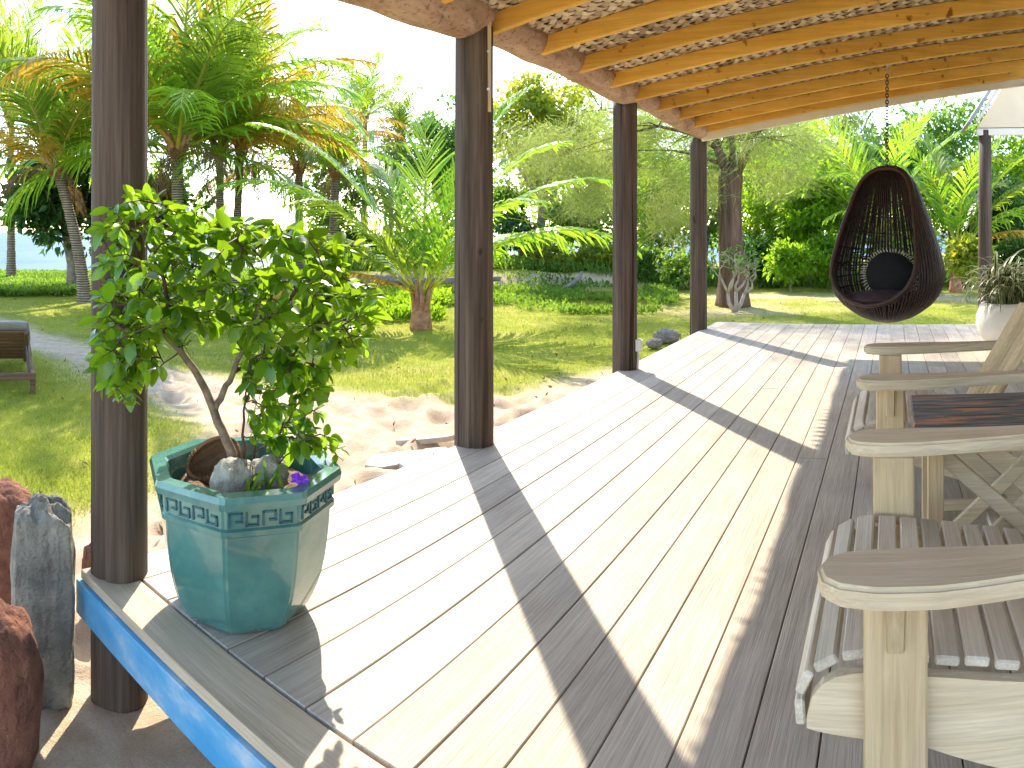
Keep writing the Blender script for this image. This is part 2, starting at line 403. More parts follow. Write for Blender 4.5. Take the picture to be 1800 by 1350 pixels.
# ---------------------------------------------------------------- veranda posts
POSTS = [(210, 2.63, .102, 'weathered round log post at the deck corner behind the teal pot'),
         (834, 4.22, .112, 'thick log post with an upright batten at its top, sandy yard on its left'),
         (1099, 6.52, .110, 'log post with a small outlet box near its foot, left of the farthest post'),
         (1228, 9.2, .108, 'farthest log post at the far corner of the deck')]
ptop = 2.46
for i, (px, rho, r, lab) in enumerate(POSTS):
    p = at(px, rho)
    if i == 0: p = Vector((1.232, 2.325, 0))
    mb = MB(); n = 40; prof = []
    zs = np.linspace(GZ-.25, ptop, 30)
    vs = []; fs = []
    for iz, z in enumerate(zs):
        for kk in range(n):
            a = 2*PI*kk/n
            rr = r*(1.04-.03*(z+.4)/2.9)*(1+.018*math.sin(3*a+i)+.012*math.sin(5*a+z*1.5+i*2)+.01*math.sin(9*a+i))
            # one drying crack down the log
            da = (a-(3.6+.08*math.sin(z*2)) + PI) % (2*PI)-PI
            rr -= .010*math.exp(-(da/.05)**2)
            vs.append((rr*math.cos(a), rr*math.sin(a), z))
    for iz in range(len(zs)-1):
        for kk in range(n): fs.append((iz*n+kk, iz*n+(kk+1) % n, (iz+1)*n+(kk+1) % n, (iz+1)*n+kk))
    fs.append(tuple((len(zs)-1)*n+kk for kk in range(n))); mb.add(vs, fs)
    t = empty('veranda_post', (p.x, p.y, 0)); tag(t, lab, 'post', 'log posts along the veranda edge')
    mb.build('log', M['post'], t, True)
    if i == 1:
        mb = MB(); d = Vector((-p.x, -p.y, 0)).normalized(); side = Vector((-d.y, d.x, 0))
        q = d*(r*.55)+side*(r*.72)
        mb.box(q+Vector((0, 0, 2.45)), (.05, .035, 1.0), Matrix.Rotation(math.atan2(d.y, d.x), 3, 'Z'), .003)
        mb.build('batten', M['chair_z'], t)
        for zz in (2.08, 2.3):
            b_ = MB(); b_.tube([q+d*.02+Vector((0, 0, zz)), q+d*.034+Vector((0, 0, zz))], .009, 8); b_.build('bolt', M['steel'], t)
    for zz, aa in ((.5, 3.4), (.9, 3.9), (1.35, 3.3)):
        pass
    mb = None
# outlet box on the third post
p3 = at(1099, 6.52); d = Vector((-p3.x, -p3.y, 0)).normalized(); side = Vector((-d.y, d.x, 0))
t = empty('outlet_box', p3+d*.03+side*.118+Vector((0, 0, .22))); t.rotation_euler = (0, 0, math.atan2(side.y, side.x)); tag(t, 'small pale outlet box with conduit fixed to a log post foot', 'outlet')
MB().box((0, 0, 0), (.06, .08, .11), None, .008).build('box', M['white_plastic'], t)
MB().box((.034, 0, .012), (.012, .062, .07), None, .004).build('cover_flap', M['white_plastic'], t)
MB().tube([(0, 0, -.055), (0, 0, -.13), (-.01, -.01, -.22)], .013, 8).build('conduit', M['white_plastic'], t, True)

# ---------------------------------------------------------------- veranda roof
roof = empty('veranda_roof', (4.5, 2.33, 0)); tag(roof, 'lean-to veranda roof of orange rafters, woven palm matting and log beam', 'roof')
RY = lambda Y: 2.43+(2.27-Y)*.168          # underside of the rafters
def rpt(x, y, z): return Vector((x-4.5, y-2.33, z))
LOGS = [(-1.0, 3.53, .168, 2.532, 0), (3.56, 6.17, .136, 2.545, 1), (6.10, 8.72, .112, 2.515, 2)]
for x0, x1, r, zc, s in LOGS:
    mb = MB(); pts = []; rad = []
    nseg = 26
    for k in range(nseg+1):
        t_ = k/nseg; x = x0+(x1-x0)*t_
        pts.append(rpt(x, 2.33+.012*math.sin(x*2.1+s)+(-.03 if s == 2 else 0), zc+.014*math.sin(x*1.7+s*2)))
        e = .86 if k in (0, nseg) else 1
        rad.append(r*e*(1+.05*math.sin(x*3.3+s)+.03*math.sin(x*9+s)+random.uniform(-.015, .015)))
    mb.tube(pts, rad, 22); o = mb.build('log_beam', M['log'], roof, True); smooth_angle(o, 50)
for k in range(-4, 8):
    x = 3.6+.6*k
    mb = MB(); a = rpt(x, 2.262, RY(2.262)+.056); b_ = rpt(x, -1.76, RY(-1.76)+.056)
    c = (a+b_)/2; mb.beam(a-c, b_-c, .048, .112, (0, 0, 1), .003)
    # grain runs along the beam: keep the beam's own axes
    o = mb.build('rafter', M['rafter'], roof); o.location = c
mb = MB(); x = 8.43; a = rpt(x, 2.30, RY(2.30)+.03); b_ = rpt(x, -1.76, RY(-1.76)+.03); c = (a+b_)/2
mb.beam(a-c, b_-c, .04, .19, (0, 0, 1), .003); o = mb.build('barge_board', M['fascia_w'], roof); o.location = c
mb = MB(); x = 8.37; a = rpt(x, 2.262, RY(2.262)+.09); b_ = rpt(x, -1.76, RY(-1.76)+.09); c = (a+b_)/2
mb.beam(a-c, b_-c, .045, .14); o = mb.build('rafter', M['rafter'], roof); o.location = c
mb = MB().box((0, 0, 0), (9.2, .07, .16), None, .004); o = mb.build('wall_plate', M['rafter'], roof); o.location = rpt(3.9, -1.74, RY(-1.72)-.1)
# woven matting: diagonal palm leaflets going over and under each other
def build_mat():
    V = []; F = []; var = []
    sl = .168; x0, x1 = .9, 8.36; yo, yi = 2.30, -1.70; pit = .058; wd = .045
    def pt(x, yv, lift): return (x-4.5, yv-2.33, RY(yv)+.122+lift)
    rr = np.random.default_rng(5)
    ext = (x1-x0)+(yo-yi)
    cnt = 0
    for fam in (0, 1):
        sgn = 1 if fam == 0 else -1
        nst = int(ext/(pit*1.6))
        for sidx in range(nst):
            off = sidx*pit*1.6+rr.uniform(-.006, .006)
            # line: x = x0 + off - t (fam0)   /  x = x0 - (yo-yi) + off + t (fam1), y = yo - t
            step = pit*.8; t = 0.0; run = []
            kk = 0
            while t < (yo-yi):
                x = x0+off-t if fam == 0 else x0-(yo-yi)+off+t
                if x0 <= x <= x1: run.append((x, yo-t, kk))
                t += step; kk += 1
            # break into leaflet lengths
            i = 0
            while i < len(run)-2:
                n = int(rr.integers(16, 40)); seg = run[i:i+n]; i += n-1
                if len(seg) < 3: break
                vv = np.clip(rr.normal(.55, .28), 0, 1)
                base = len(V); w0 = wd*rr.uniform(.90, 1.05); dsp = rr.uniform(-.002, .002)
                for q, (x, yv, kk) in enumerate(seg):
                    ph = (kk+fam) % 2
                    lift = (-.010 if ph else .004)+rr.uniform(-.0015, .0015)
                    if q == len(seg)-1 and rr.random() < .05: lift -= rr.uniform(.02, .05)
                    ww = w0*(1-.35*abs(q/(len(seg)-1)-.5))*.5
                    ox, oy = ww*.707, -ww*.707*sgn
                    V.append(pt(x-ox+dsp, yv-oy if fam else yv-oy, lift)); V.append(pt(x+ox+dsp, yv+oy, lift-.002))
                    var += [vv, vv]
                for q in range(len(seg)-1):
                    F.append((base+2*q, base+2*q+1, base+2*q+3, base+2*q+2))
    V = np.array(V)
    me = np_mesh('woven_mat', V, F, M['mat'], False, var)
    o = link('woven_mat', me, roof); tag(o, kind='stuff')
build_mat()
# thatch above the matting, with a hidden ragged fringe added to serrate its shadow
mb = MB(); nx = 60
top = []
for k in range(nx+1):
    x = -1.0+10.3*k/nx
    top.append(x)
vs = []; fs = []
for x in top:
    for yv, dz in ((2.48, .0), (1.6, 0), (.2, 0), (-1.9, 0)):
        z = RY(yv)+.20; vs += [rpt(x, yv, z), rpt(x, yv, z+.09)]
for k in range(nx):
    b0 = k*8; b1 = (k+1)*8
    for j in range(3):
        fs.append((b0+2*j, b0+2*j+2, b1+2*j+2, b1+2*j)); fs.append((b0+2*j+1, b1+2*j+1, b1+2*j+3, b0+2*j+3))
    fs.append((b0, b1, b1+1, b0+1)); fs.append((b0+6, b0+7, b1+7, b1+6))
fs.append((0, 1, 3, 2)); fs.append((2, 3, 5, 4)); fs.append((4, 5, 7, 6))
e = nx*8; fs.append((e, e+2, e+3, e+1)); fs.append((e+2, e+4, e+5, e+3)); fs.append((e+4, e+6, e+7, e+5))
mb.add(vs, fs); mb.build('thatch', M['thatch'], roof)
mb = MB(); x = -1.0
while x < 9.25:
    z = RY(2.5)+.25; L = random.uniform(.085, .125); w = random.uniform(.04, .06)
    mb.add([rpt(x, 2.46, z+.03), rpt(x+w, 2.46, z+.03), rpt(x+w*.9, 2.49+L*.75, z+.01), rpt(x+w*.2, 2.49+L, z-.01), rpt(x, 2.46, z-.02), rpt(x+w, 2.46, z-.02)],
           [(0, 1, 2, 3), (4, 3, 2, 5), (0, 3, 4), (1, 5, 2)])
    x += w*1.05+random.uniform(.02, .05)
o = mb.build('shadow_fringe', M['thatch'], roof); tag(o, kind='stuff')

# ================================================================ THINGS ON THE DECK
def copy_tree(o, parent=None):
    c = o.copy(); C.objects.link(c); c.parent = parent
    for ch in list(o.children): copy_tree(ch, c)
    return c
# ---------------------------------------------------------------- garden chairs (they face +Y)
def arm_mesh(mirror=1):
    L = .80; out = []
    prof = [(.0, .0), (.012, .045), (.045, .072), (.11, .086), (.22, .088), (.40, .070), (.60, .054), (.80, .045)]
    left = [(w, -d) for d, w in prof]; right = [(-w*.92, -d) for d, w in prof][::-1]
    outl = left+right[:-1]
    bm = bmesh.new(); vs = [bm.verts.new((x*mirror, yv, 0)) for x, yv in outl]
    f = bm.faces.new(vs if mirror > 0 else vs[::-1]); f.normal_update()
    if f.normal.z < 0: f.normal_flip()
    r = bmesh.ops.extrude_face_region(bm, geom=[f]); top = [g for g in r['geom'] if isinstance(g, bmesh.types.BMVert)]
    for v in top: v.co.z -= .042
    bm.normal_update(); bmesh.ops.recalc_face_normals(bm, faces=bm.faces[:])
    ed = [e for e in bm.edges if len(e.link_faces) == 2 and e.calc_face_angle(0) > 1.0 and abs(e.verts[0].co.z-e.verts[1].co.z) < .001]
    bmesh.ops.bevel(bm, geom=ed, offset=.008, segments=3, affect='EDGES')
    me = bpy.data.meshes.new('armrest'); bm.to_mesh(me); bm.free(); me.materials.append(M['chair'])
    return me
def make_chair(name, label, x0, width, ytip, gaps=0):
    cx = x0+width/2; hw = width/2
    t = empty(name, (cx, ytip, 0)); tag(t, label, 'chair', 'slatted wooden garden chairs on the deck')
    AZ = .630
    for sgn in (-1, 1):
        me = arm_mesh(sgn); o = link('armrest', me, t, (sgn*hw, 0, AZ)); o.rotation_euler = (math.radians(-1.2), 0, 0); smooth_angle(o, 40)
        mb = MB(); mb.box((0, 0, .2945), (.032, .122, .587), None, .005); o = mb.build('front_leg', M['chair_z'], t); o.location = (sgn*(hw-.045), -.145, 0)
        # small tapered bracket under the armrest
        mb = MB(); xx = sgn*(hw+.004)
        mb.add([(0, -.022, .593), (0, .022, .593), (.032*sgn, -.018, .593), (.032*sgn, .018, .593), (0, -.018, .46), (0, .018, .46), (.012*sgn, -.014, .46), (.012*sgn, .014, .46)],
               [(0, 1, 3, 2), (4, 6, 7, 5), (0, 2, 6, 4), (1, 5, 7, 3), (2, 3, 7, 6), (0, 4, 5, 1)])
        o = mb.build('bracket', M['chair_z'], t); o.location = (sgn*(hw-.029), -.145, 0)
        # curved side rail running down to the rear foot
        top = []; bot = []
        for k in range(22):
            u = k/21; yv = .028-(u**1.5)*1.03
            zt = float(np.interp(-yv, [-.030, -.022, -.004, .035, .09, .25, .45, .55, .8, 1.0], [.29, .335, .365, .388, .396, .383, .354, .336, .20, .10]))
            zb = .282-.07*u-.30*max(0, u-.35)
            top.append((yv, zt)); bot.append((yv, max(0.002, zb)))
        n = 22; vs = []
        for yv, zt in top: vs += [(-.014, yv, zt), (.014, yv, zt)]
        for yv, zb in bot: vs += [(-.014, yv, zb), (.014, yv, zb)]
        fs = []
        for k in range(n-1):
            a = 2*k; b_ = 2*n+2*k
            fs += [(a, a+1, a+3, a+2), (b_, b_+2, b_+3, b_+1), (a, a+2, b_+2, b_), (a+1, b_+1, b_+3, a+3)]
        fs += [(0, 2*n, 2*n+1, 1), (2*n-2, 2*n-1, 4*n-1, 4*n-2)]
        mb = MB(); mb.add(vs, fs); o = mb.build('side_rail', M['chair'], t); o.location = (sgn*(hw-.078), 0, 0)
    # seat slats follow the waterfall front edge and the sloping seat
    path = [(.040, .262), (.046, .305), (.038, .345), (.014, .378), (-.028, .402), (-.085, .412), (-.15, .409), (-.25, .397), (-.35, .384), (-.45, .368), (-.55, .350)]
    P = [Vector((0, a, b_)) for a, b_ in path]; s = .0; sw = .050; gap = .011
    cum = [0]
    for i in range(len(P)-1): cum.append(cum[-1]+(P[i+1]-P[i]).length)
    def pos(d):
        for i in range(len(P)-1):
            if d <= cum[i+1] or i == len(P)-2:
                return P[i].lerp(P[i+1], (d-cum[i])/(cum[i+1]-cum[i]))
    d = .028
    while d < cum[-1]-.02:
        a = pos(d-sw*.5 if d > sw*.5 else 0); b_ = pos(min(cum[-1], d+sw*.5)); dr = (b_-a).normalized()
        nr = dr.cross(Vector((1, 0, 0))).normalized()
        if nr.z < 0 and nr.y < 0: nr = -nr
        R = Matrix((Vector((1, 0, 0)), dr, Vector((1, 0, 0)).cross(dr))).transposed()
        mb = MB(); mb.box((0, 0, 0), (width-.165, sw, .020), R, .004)
        o = mb.build('seat_slat', M['chair_x'], t); o.location = pos(d)+Vector((random.uniform(-.004, .004), 0, .006)); d += sw+gap
    # fanned back
    b0 = Vector((0, -.50, .30)); b1 = Vector((0, -.93, 1.0)); dv = (b1-b0).normalized()
    for i in range(7):
        u = (i-3)/3; L = .80-.13*u*u; w = .078
        mb = MB(); base = b0+Vector((u*(hw-.13)*.86, 0, 0)); tip = base+dv*L+Vector((u*.03, 0, 0))
        mb.beam(base-b0, tip-b0, w, .02, dv.cross(Vector((1, 0, 0))), .006); o = mb.build('back_slat', M['chair_z'], t); o.location = b0
    for zz in (.22, .72):
        q = b0+dv*zz; mb = MB(); mb.box((0, 0, 0), (width-.19, .028, .07), None, .004); o = mb.build('back_rail', M['chair_x'], t); o.location = q+Vector((0, -.034, -.02))
    return t
make_chair('garden_chair', 'nearest slatted wooden garden chair, cut off by the right picture edge', 1.315, .84, .135)
make_chair('garden_chair', 'slatted wooden garden chair beyond the small table, nearest the white planter', 3.03, .86, .145)
# ---------------------------------------------------------------- little table between the chairs
def mat_peel():
    m, nt, b = newmat('peeling_dark_paint'); v = coords(nt, (22, 2.0, 22)); n = noise(nt, v, 1, 6, .7, .5)
    v2 = coords(nt, (90, 4, 90)); g = noise(nt, v2, 1, 4)
    dk = ramp(nt, g, [(.3, (.035, .033, .03)), (.55, (.13, .125, .115)), (.72, (.34, .31, .27))])
    nt.links.new(mixc(nt, ramp(nt, n, [(.56, (0, 0, 0)), (.62, (1, 1, 1))]), dk, (.52, .19, .07)), b.inputs['Base Color']); b.inputs['Roughness'].default_value = .7
    bump(nt, b, g, .6, .006); return m
M['peel'] = mat_peel()
t = empty('side_table', (2.56, -.45, 0)); tag(t, 'small folding table with peeling dark painted top between the two chairs', 'table')
for i in range(5):
    mb = MB(); mb.box((0, 0, 0), (.108, .74, .024), None, .004); o = mb.build('top_slat', M['peel'], t); o.location = (-.228+.114*i, 0, .588)
for sx in (-1, 1):
    mb = MB(); mb.box((0, 0, 0), (.026, .64, .05), None, .004); o = mb.build('apron', M['chair'], t); o.location = (sx*.235, -.01, .55)
    mb = MB(); mb.box((0, 0, .262), (.03, .055, .524), None, .004); o = mb.build('leg', M['chair_z'], t); o.location = (sx*.205, .30, 0)
    for q, (ya, yb) in enumerate(((.25, -.30), (-.30, .25))):
        mb = MB(); a = Vector((0, ya, .525)); b_ = Vector((0, yb, .03)); mb.beam(a, b_, .024, .052, (1, 0, 0) if False else (0, 0, 1), .004)
        o = mb.build('crossed_leg', M['chair'], t); o.location = (sx*(.205-.03*(q+1))+(.0), .10-.05, 0)
mb = MB(); mb.box((0, 0, 0), (.36, .035, .03), None, .003); o = mb.build('stretcher', M['chair_x'], t); o.location = (0, .06, .15)
mb = MB(); mb.box((0, 0, 0), (.026, .50, .04), None, .003); o = mb.build('stretcher', M['chair'], t); o.location = (.17, .0, .2)

# ---------------------------------------------------------------- teal octagonal pot
def mat_glaze():
    m, nt, b = newmat('teal_glaze'); v = coords(nt, rand=False); n = noise(nt, v, 3.5, 4, .55, .4); n2 = noise(nt, v, 26, 4)
    col = ramp(nt, n, [(.3, (.045, .150, .125)), (.55, (.085, .24, .205)), (.75, (.19, .34, .29))])
    geo = nt.nodes.new('ShaderNodeNewGeometry')
    edge = ramp(nt, geo.outputs['Pointiness'], [(.47, (0, 0, 0)), (.56, (1, 1, 1))])
    col = mixc(nt, ramp(nt, n2, [(.35, (0, 0, 0)), (.8, (.55, .55, .55))]), col, (.035, .13, .16))
    nt.links.new(col, b.inputs['Base Color']); b.inputs['Roughness'].default_value = .16; b.inputs['Specular IOR Level'].default_value = .6
    b.inputs['Coat Weight'].default_value = .6; b.inputs['Coat Roughness'].default_value = .05
    bump(nt, b, n, .12, .02); return m
M['glaze'] = mat_glaze()
M['glaze_dark'] = plain('blue_glaze_relief', (.022, .105, .125), .2, .35, 14, bstr=.15)
PA = (XV-428)/FOC; PC = at(428, 2.40); RIM = .470
t = empty('plant_pot', PC); tag(t, 'big octagonal teal glazed pot with a key pattern band on the deck corner', 'pot')
rot = PA+PI+.20+PI/8             # one face turned towards the camera
prof = [(.0, 0), (.180, 0), (.198, .006), (.213, .022), (.228, .05), (.243, .085), (.256, .125), (.267, .175), (.275, .23), (.281, .29), (.284, .338), (.297, .346), (.299, .362), (.291, .368), (.295, .425), (.318, .432), (.322, .452), (.316, RIM), (.268, RIM), (.258, RIM-.012), (.255, RIM-.1), (.25, RIM-.16), (.0, RIM-.16)]
def octo(r, rnd):          # rounded octagon ring
    pts = []
    for k in range(8):
        a = 2*PI*k/8+rot
        for da in (-.028*rnd, 0, .028*rnd):
            rr = r/math.cos(PI/8)*.985
            ap = a+da; apoth = r*1.0
            # distance to octagon edge along ap
            rel = ((ap-rot) % (PI/4)); rel = min(rel, PI/4-rel)
            re = r*math.cos(PI/8)*1.04/math.cos(PI/8-rel)
            if da == 0: re *= .985
            pts.append((re*math.cos(ap), re*math.sin(ap)))
    return pts
mb = MB(); rings = []
for r, z in prof:
    if r == 0: continue
    rings.append((octo(r, 1.0), z))
vs = []; fs = []; n = 24
for pts, z in rings: vs += [(x, yv, z) for x, yv in pts]
for i in range(len(rings)-1):
    for k in range(n): fs.append((i*n+k, i*n+(k+1) % n, (i+1)*n+(k+1) % n, (i+1)*n+k))
fs.append(tuple(range(n))[::-1]); fs.append(tuple((len(rings)-1)*n+k for k in range(n))); mb.add(vs, fs)
o = mb.build('vessel', M['glaze'], t); smooth_angle(o, 12)
# Greek key relief on each of the eight faces
KEY = [[(0, 0), (0, 3), (3, 3), (3, 1), (1.6, 1)], [(4.2, 3), (4.2, 0), (7, 0), (7, 2), (5.6, 2)]]
for k in range(8):
    a = rot+PI/8+k*PI/4; nrm = Vector((math.cos(a), math.sin(a), 0)); tg = Vector((-nrm.y, nrm.x, 0))
    ap = .293*math.cos(PI/8)*1.04+.001; mb = MB(); wd = .0062
    for rep in range(2):
        for pl in KEY:
            for (xa, ya), (xb, yb) in zip(pl[:-1], pl[1:]):
                sc = .0125; ox = -.100+rep*.104; oz = .377
                A = nrm*ap+tg*(ox+xa*sc)+Vector((0, 0, oz+ya*sc)); B = nrm*ap+tg*(ox+xb*sc)+Vector((0, 0, oz+yb*sc))
                dd = (B-A).normalized()*wd*.5; mb.beam(A-dd, B+dd, wd, .007, nrm, 0) if abs((B-A).z) < 1e-6 else mb.beam(A-dd, B+dd, wd, .007, nrm, 0)
    mb.build('key_relief', M['glaze_dark'], t)
M['soil'] = plain('dry_soil', (.15, .09, .055), .95, .5, 25, bstr=.9, bdist=.03, col2=(.42, .29, .19))
mb = MB(); vs = []; fs = []
nr_, na_ = 9, 32
for i in range(nr_):
    for k in range(na_):
        r = .247*i/(nr_-1); a = 2*PI*k/na_
        vs.append((r*math.cos(a), r*math.sin(a), RIM-.085+.018*math.sin(r*40+a*3)+.012*random.random()))
for i in range(nr_-1):
    for k in range(na_): fs.append((i*na_+k, (i+1)*na_+k, (i+1)*na_+(k+1) % na_, i*na_+(k+1) % na_))
mb.add(vs, fs); o = mb.build('soil', M['soil'], t, True)
# right / towards-camera axes at the pot for placing small things
rdir = Vector((math.sin(PA), -math.cos(PA), 0)); fdir = Vector((math.cos(PA), math.sin(PA), 0))
def potp(r, f, z): return PC+rdir*r+fdir*f+Vector((0, 0, z))
def blob(name, mat, rx, ry, rz, seed, amp=.12, sub=4, freq=2.2, parent=None, loc=None, rotm=None, box=0.0):
    bm = bmesh.new(); bmesh.ops.create_icosphere(bm, subdivisions=sub, radius=1)
    r0 = random.Random(seed); ph = [r0.uniform(0, 6) for _ in range(9)]
    from mathutils import noise as mn
    for v in bm.verts:
        d = v.co.normalized()
        if box:
            mx = max(abs(d.x), abs(d.y), abs(d.z)); d2 = d/mx; base = d.lerp(d2, box)
        else: base = d
        s = 1+amp*mn.fractal(d*freq+Vector((ph[0], ph[1], ph[2])), 1.0, 2.0, 5)
        v.co = Vector((base.x*rx*s, base.y*ry*s, base.z*rz*s))
        if rotm is not None: v.co = rotm @ v.co
    me = bpy.data.meshes.new(name); bm.to_mesh(me); bm.free(); me.materials.append(mat)
    me.polygons.foreach_set('use_smooth', [True]*len(me.polygons)); return link(name, me, parent, loc)
M['husk'] = wood('coconut_husk', (.16, .075, .035), (.36, .20, .10), 0, .8, 1.5, .7)
M['coral'] = plain('coral_stone', (.30, .27, .22), .9, .3, 18, bstr=1.0, bdist=.03, col2=(.62, .57, .48), bscale=30)
# half coconut husk: an open shell lying against the pot wall
bm = bmesh.new(); bmesh.ops.create_icosphere(bm, subdivisions=4, radius=1)
for v in bm.verts:
    v.co = Vector((v.co.x*.105, v.co.y*.075, v.co.z*.075*(1+.1*math.sin(v.co.x*4))))
bmesh.ops.delete(bm, geom=[f for f in bm.faces if f.calc_center_median().z > .022], context='FACES')
bmesh.ops.solidify(bm, geom=bm.faces[:], thickness=.012)
me = bpy.data.meshes.new('coconut_husk'); bm.to_mesh(me); bm.free(); me.materials.append(M['husk'])
o = link('coconut_husk', me, None, potp(-.105, .085, .452)); o.rotation_euler = (math.radians(35), math.radians(-28), PA-PI/2+.35)
tag(o, 'brown half coconut husk leaning inside the teal pot', 'coconut husk')
o = blob('coral_stone', M['coral'], .078, .06, .072, 3, .22, 4, 1.8, None, potp(-.035, -.075, .440)); tag(o, 'pale rounded coral stone lying left in the teal pot', 'stone', 'stones in the pot')
o = blob('coral_stone', M['coral'], .070, .06, .062, 9, .25, 4, 1.8, None, potp(.085, -.02, .435)); tag(o, 'grey coral stone lying right of the trunk in the teal pot', 'stone', 'stones in the pot')

# ---------------------------------------------------------------- the citrus-like shrub in the pot
M['bark'] = plain('grey_brown_bark', (.13, .085, .055), .8, .35, 30, bstr=.6, bdist=.006, col2=(.34, .25, .16))
M['twig'] = plain('purple_brown_twig', (.085, .035, .035), .7, .4, 30, bstr=.3, bdist=.004)
M['leaf'] = leafmat('shrub_leaf', (.016, .075, .005), (.085, .22, .014), (.46, .76, .02), .42, .28, False, .6)
M['leaf_s'] = leafmat('shrub_leaf_small', (.016, .075, .005), (.085, .22, .014), (.46, .76, .02), .42, .28, True, .6)
def bp(px, py, dep=0.0):      # a point of the shrub: picture position and depth behind the pot's middle
    rho = 2.40+dep; q = at(px, rho); q.z = hz(py, rho); return q
bush = empty('potted_shrub', potp(0, 0, .40)); BO = bush.location
tag(bush, 'leafy green citrus shrub with bent trunk growing in the teal pot', 'shrub')
STEMS = [([(412, 822, 0), (398, 775, .0), (376, 722, .01), (352, 668, .03), (318, 618, .03), (288, 585, .0), (258, 560, -.05), (228, 540, -.1)], .0185),
         ([(376, 722, .01), (392, 690, .03), (410, 655, .06), (432, 600, .08), (452, 545, .08), (470, 500, .05)], .013),
         ([(318, 618, .03), (312, 575, .08), (318, 530, .12), (332, 480, .12), (340, 430, .08), (332, 390, .05)], .011),
         ([(288, 585, .0), (296, 540, -.08), (288, 490, -.14), (268, 445, -.15), (250, 410, -.1)], .009),
         ([(432, 600, .08), (470, 560, -.02), (510, 525, -.08), (550, 490, -.1), (590, 470, -.08)], .010),
         ([(410, 655, .06), (450, 630, .15), (500, 600, .2), (550, 580, .2), (610, 560, .16)], .009),
         ([(427, 815, .02), (429, 740, .02), (432, 690, -.03), (440, 650, -.06)], .0055),
         ([(445, 815, .05), (448, 750, .08), (470, 700, .1), (500, 660, .1), (540, 640, .08)], .005),
         ([(318, 530, .12), (360, 490, .16), (410, 455, .16), (460, 430, .14), (520, 425, .1)], .008)]
nodes = []
for k, (pts, r0) in enumerate(STEMS):
    P = [bp(*p)-BO for p in pts]; rad = [r0*(1-.62*i/(len(P)-1)) for i in range(len(P))]
    Q = []; R_ = []
    for i in range(len(P)-1):
        for u in (0, .33, .66):
            q = P[i].lerp(P[i+1], u)+Vector([random.uniform(-.006, .006) for _ in range(3)])*(1 if u else .0); Q.append(q); R_.append(rad[i]*(1-u)+rad[i+1]*u)
    Q.append(P[-1]); R_.append(rad[-1])
    MB().tube(Q, R_, 9).build('trunk' if k == 0 else 'stem', M['bark'] if k < 2 else M['twig'], bush, True)
    if k > 0 or True:
        for i, q in enumerate(Q):
            if i > (len(Q)*.5 if k < 2 else len(Q)*.25) or k in (6, 7): nodes.append(q)
# crown outline in the picture; leaf shoots grow to points inside it
CROWN = [(165, 420), (185, 365), (240, 345), (295, 352), (330, 365), (420, 392), (505, 402), (580, 428), (640, 440), (655, 500), (662, 560), (640, 610), (585, 640), (560, 600), (500, 640), (430, 610), (380, 560), (330, 620), (265, 660), (225, 700), (170, 650), (168, 560), (180, 500)]
LOW = [(430, 620), (500, 610), (585, 640), (590, 690), (560, 740), (540, 790), (500, 800), (450, 770), (432, 700)]
def inside(poly, x, yv):
    c = False; n = len(poly); j = n-1
    for i in range(n):
        if (poly[i][1] > yv) != (poly[j][1] > yv) and x < (poly[j][0]-poly[i][0])*(yv-poly[i][1])/(poly[j][1]-poly[i][1])+poly[i][0]: c = not c
        j = i
    return c
random.seed(21); tips = []
while len(tips) < 430:
    x, yv = random.uniform(160, 665), random.uniform(340, 700)
    if not inside(CROWN, x, yv): continue
    if 255 < x < 400 and yv > 590 and random.random() < .8: continue
    if random.random() < .35*(1 if 430 < yv < 560 else 0): continue
    tips.append((bp(x, yv, random.gauss(0, .15))-BO, 1.0))
cnt = 0
while cnt < 85:
    x, yv = random.uniform(425, 605), random.uniform(610, 810)
    if inside(LOW, x, yv): tips.append((bp(x, yv, random.gauss(0, .08))-BO, .85)); cnt += 1
for x, yv in ((205, 690), (225, 705), (185, 670), (240, 650), (215, 640), (300, 380), (225, 360), (270, 358), (240, 375), (330, 385), (505, 410), (535, 418), (560, 425), (590, 432), (615, 438), (640, 435), (645, 520), (655, 570), (630, 595), (605, 605), (450, 400), (420, 402), (350, 430), (600, 790), (580, 770), (555, 790)):
    tips.append((bp(x, yv, random.gauss(-.02, .1))-BO, 1.1))
tips.sort(key=lambda q: min((q[0]-n_).length for n_ in nodes))
twigs = MB(); shoots = []
for q, sc in tips:
    nn = min(nodes, key=lambda n_: (q-n_).length+.25*max(0, n_.z-q.z))
    mid = nn.lerp(q, .55)+Vector((random.uniform(-.02, .02), random.uniform(-.02, .02), random.uniform(-.005, .03)))
    L = (q-nn).length
    twigs.tube([nn, mid, q], [.0026+.006*min(L, .4), .0022+.002*min(L, .4), .0013], 5, False)
    nodes.append(mid); nodes.append(nn.lerp(mid, .5)); shoots.append((mid, q, sc))
o = twigs.build('twigs', M['twig'], bush, True); tag(o, kind='stuff')
def leaf_proto(L, Wd, fold, curl):
    """oval leaf with a folded midrib, base at the origin, along +X"""
    xs = [0, .12, .32, .55, .78, .93, 1.0]; ws = [.04, .55, .93, 1.0, .72, .34, 0.0]
    vs = []; fs = []
    for x, w in zip(xs, ws):
        z = -curl*x*x*L; vs += [(x*L, -w*Wd/2, z+fold*w*Wd/2), (x*L, 0, z), (x*L, w*Wd/2, z+fold*w*Wd/2)]
    for i in range(len(xs)-1):
        a = 3*i; fs += [(a, a+3, a+4, a+1), (a+1, a+4, a+5, a+2)]
    return vs, fs
PROTO = []
for L, Wd, fo, cu in ((.052, .030, .35, .12), (.060, .032, .22, .2), (.046, .029, .45, .05), (.066, .036, .3, .25), (.04, .022, .3, .1)):
    vs, fs = leaf_proto(L, Wd, fo, cu); m_ = MB(); m_.add(vs, fs); PROTO.append((m_.mesh('leaf', M['leaf'], True), np.array(vs), fs))
placed = []
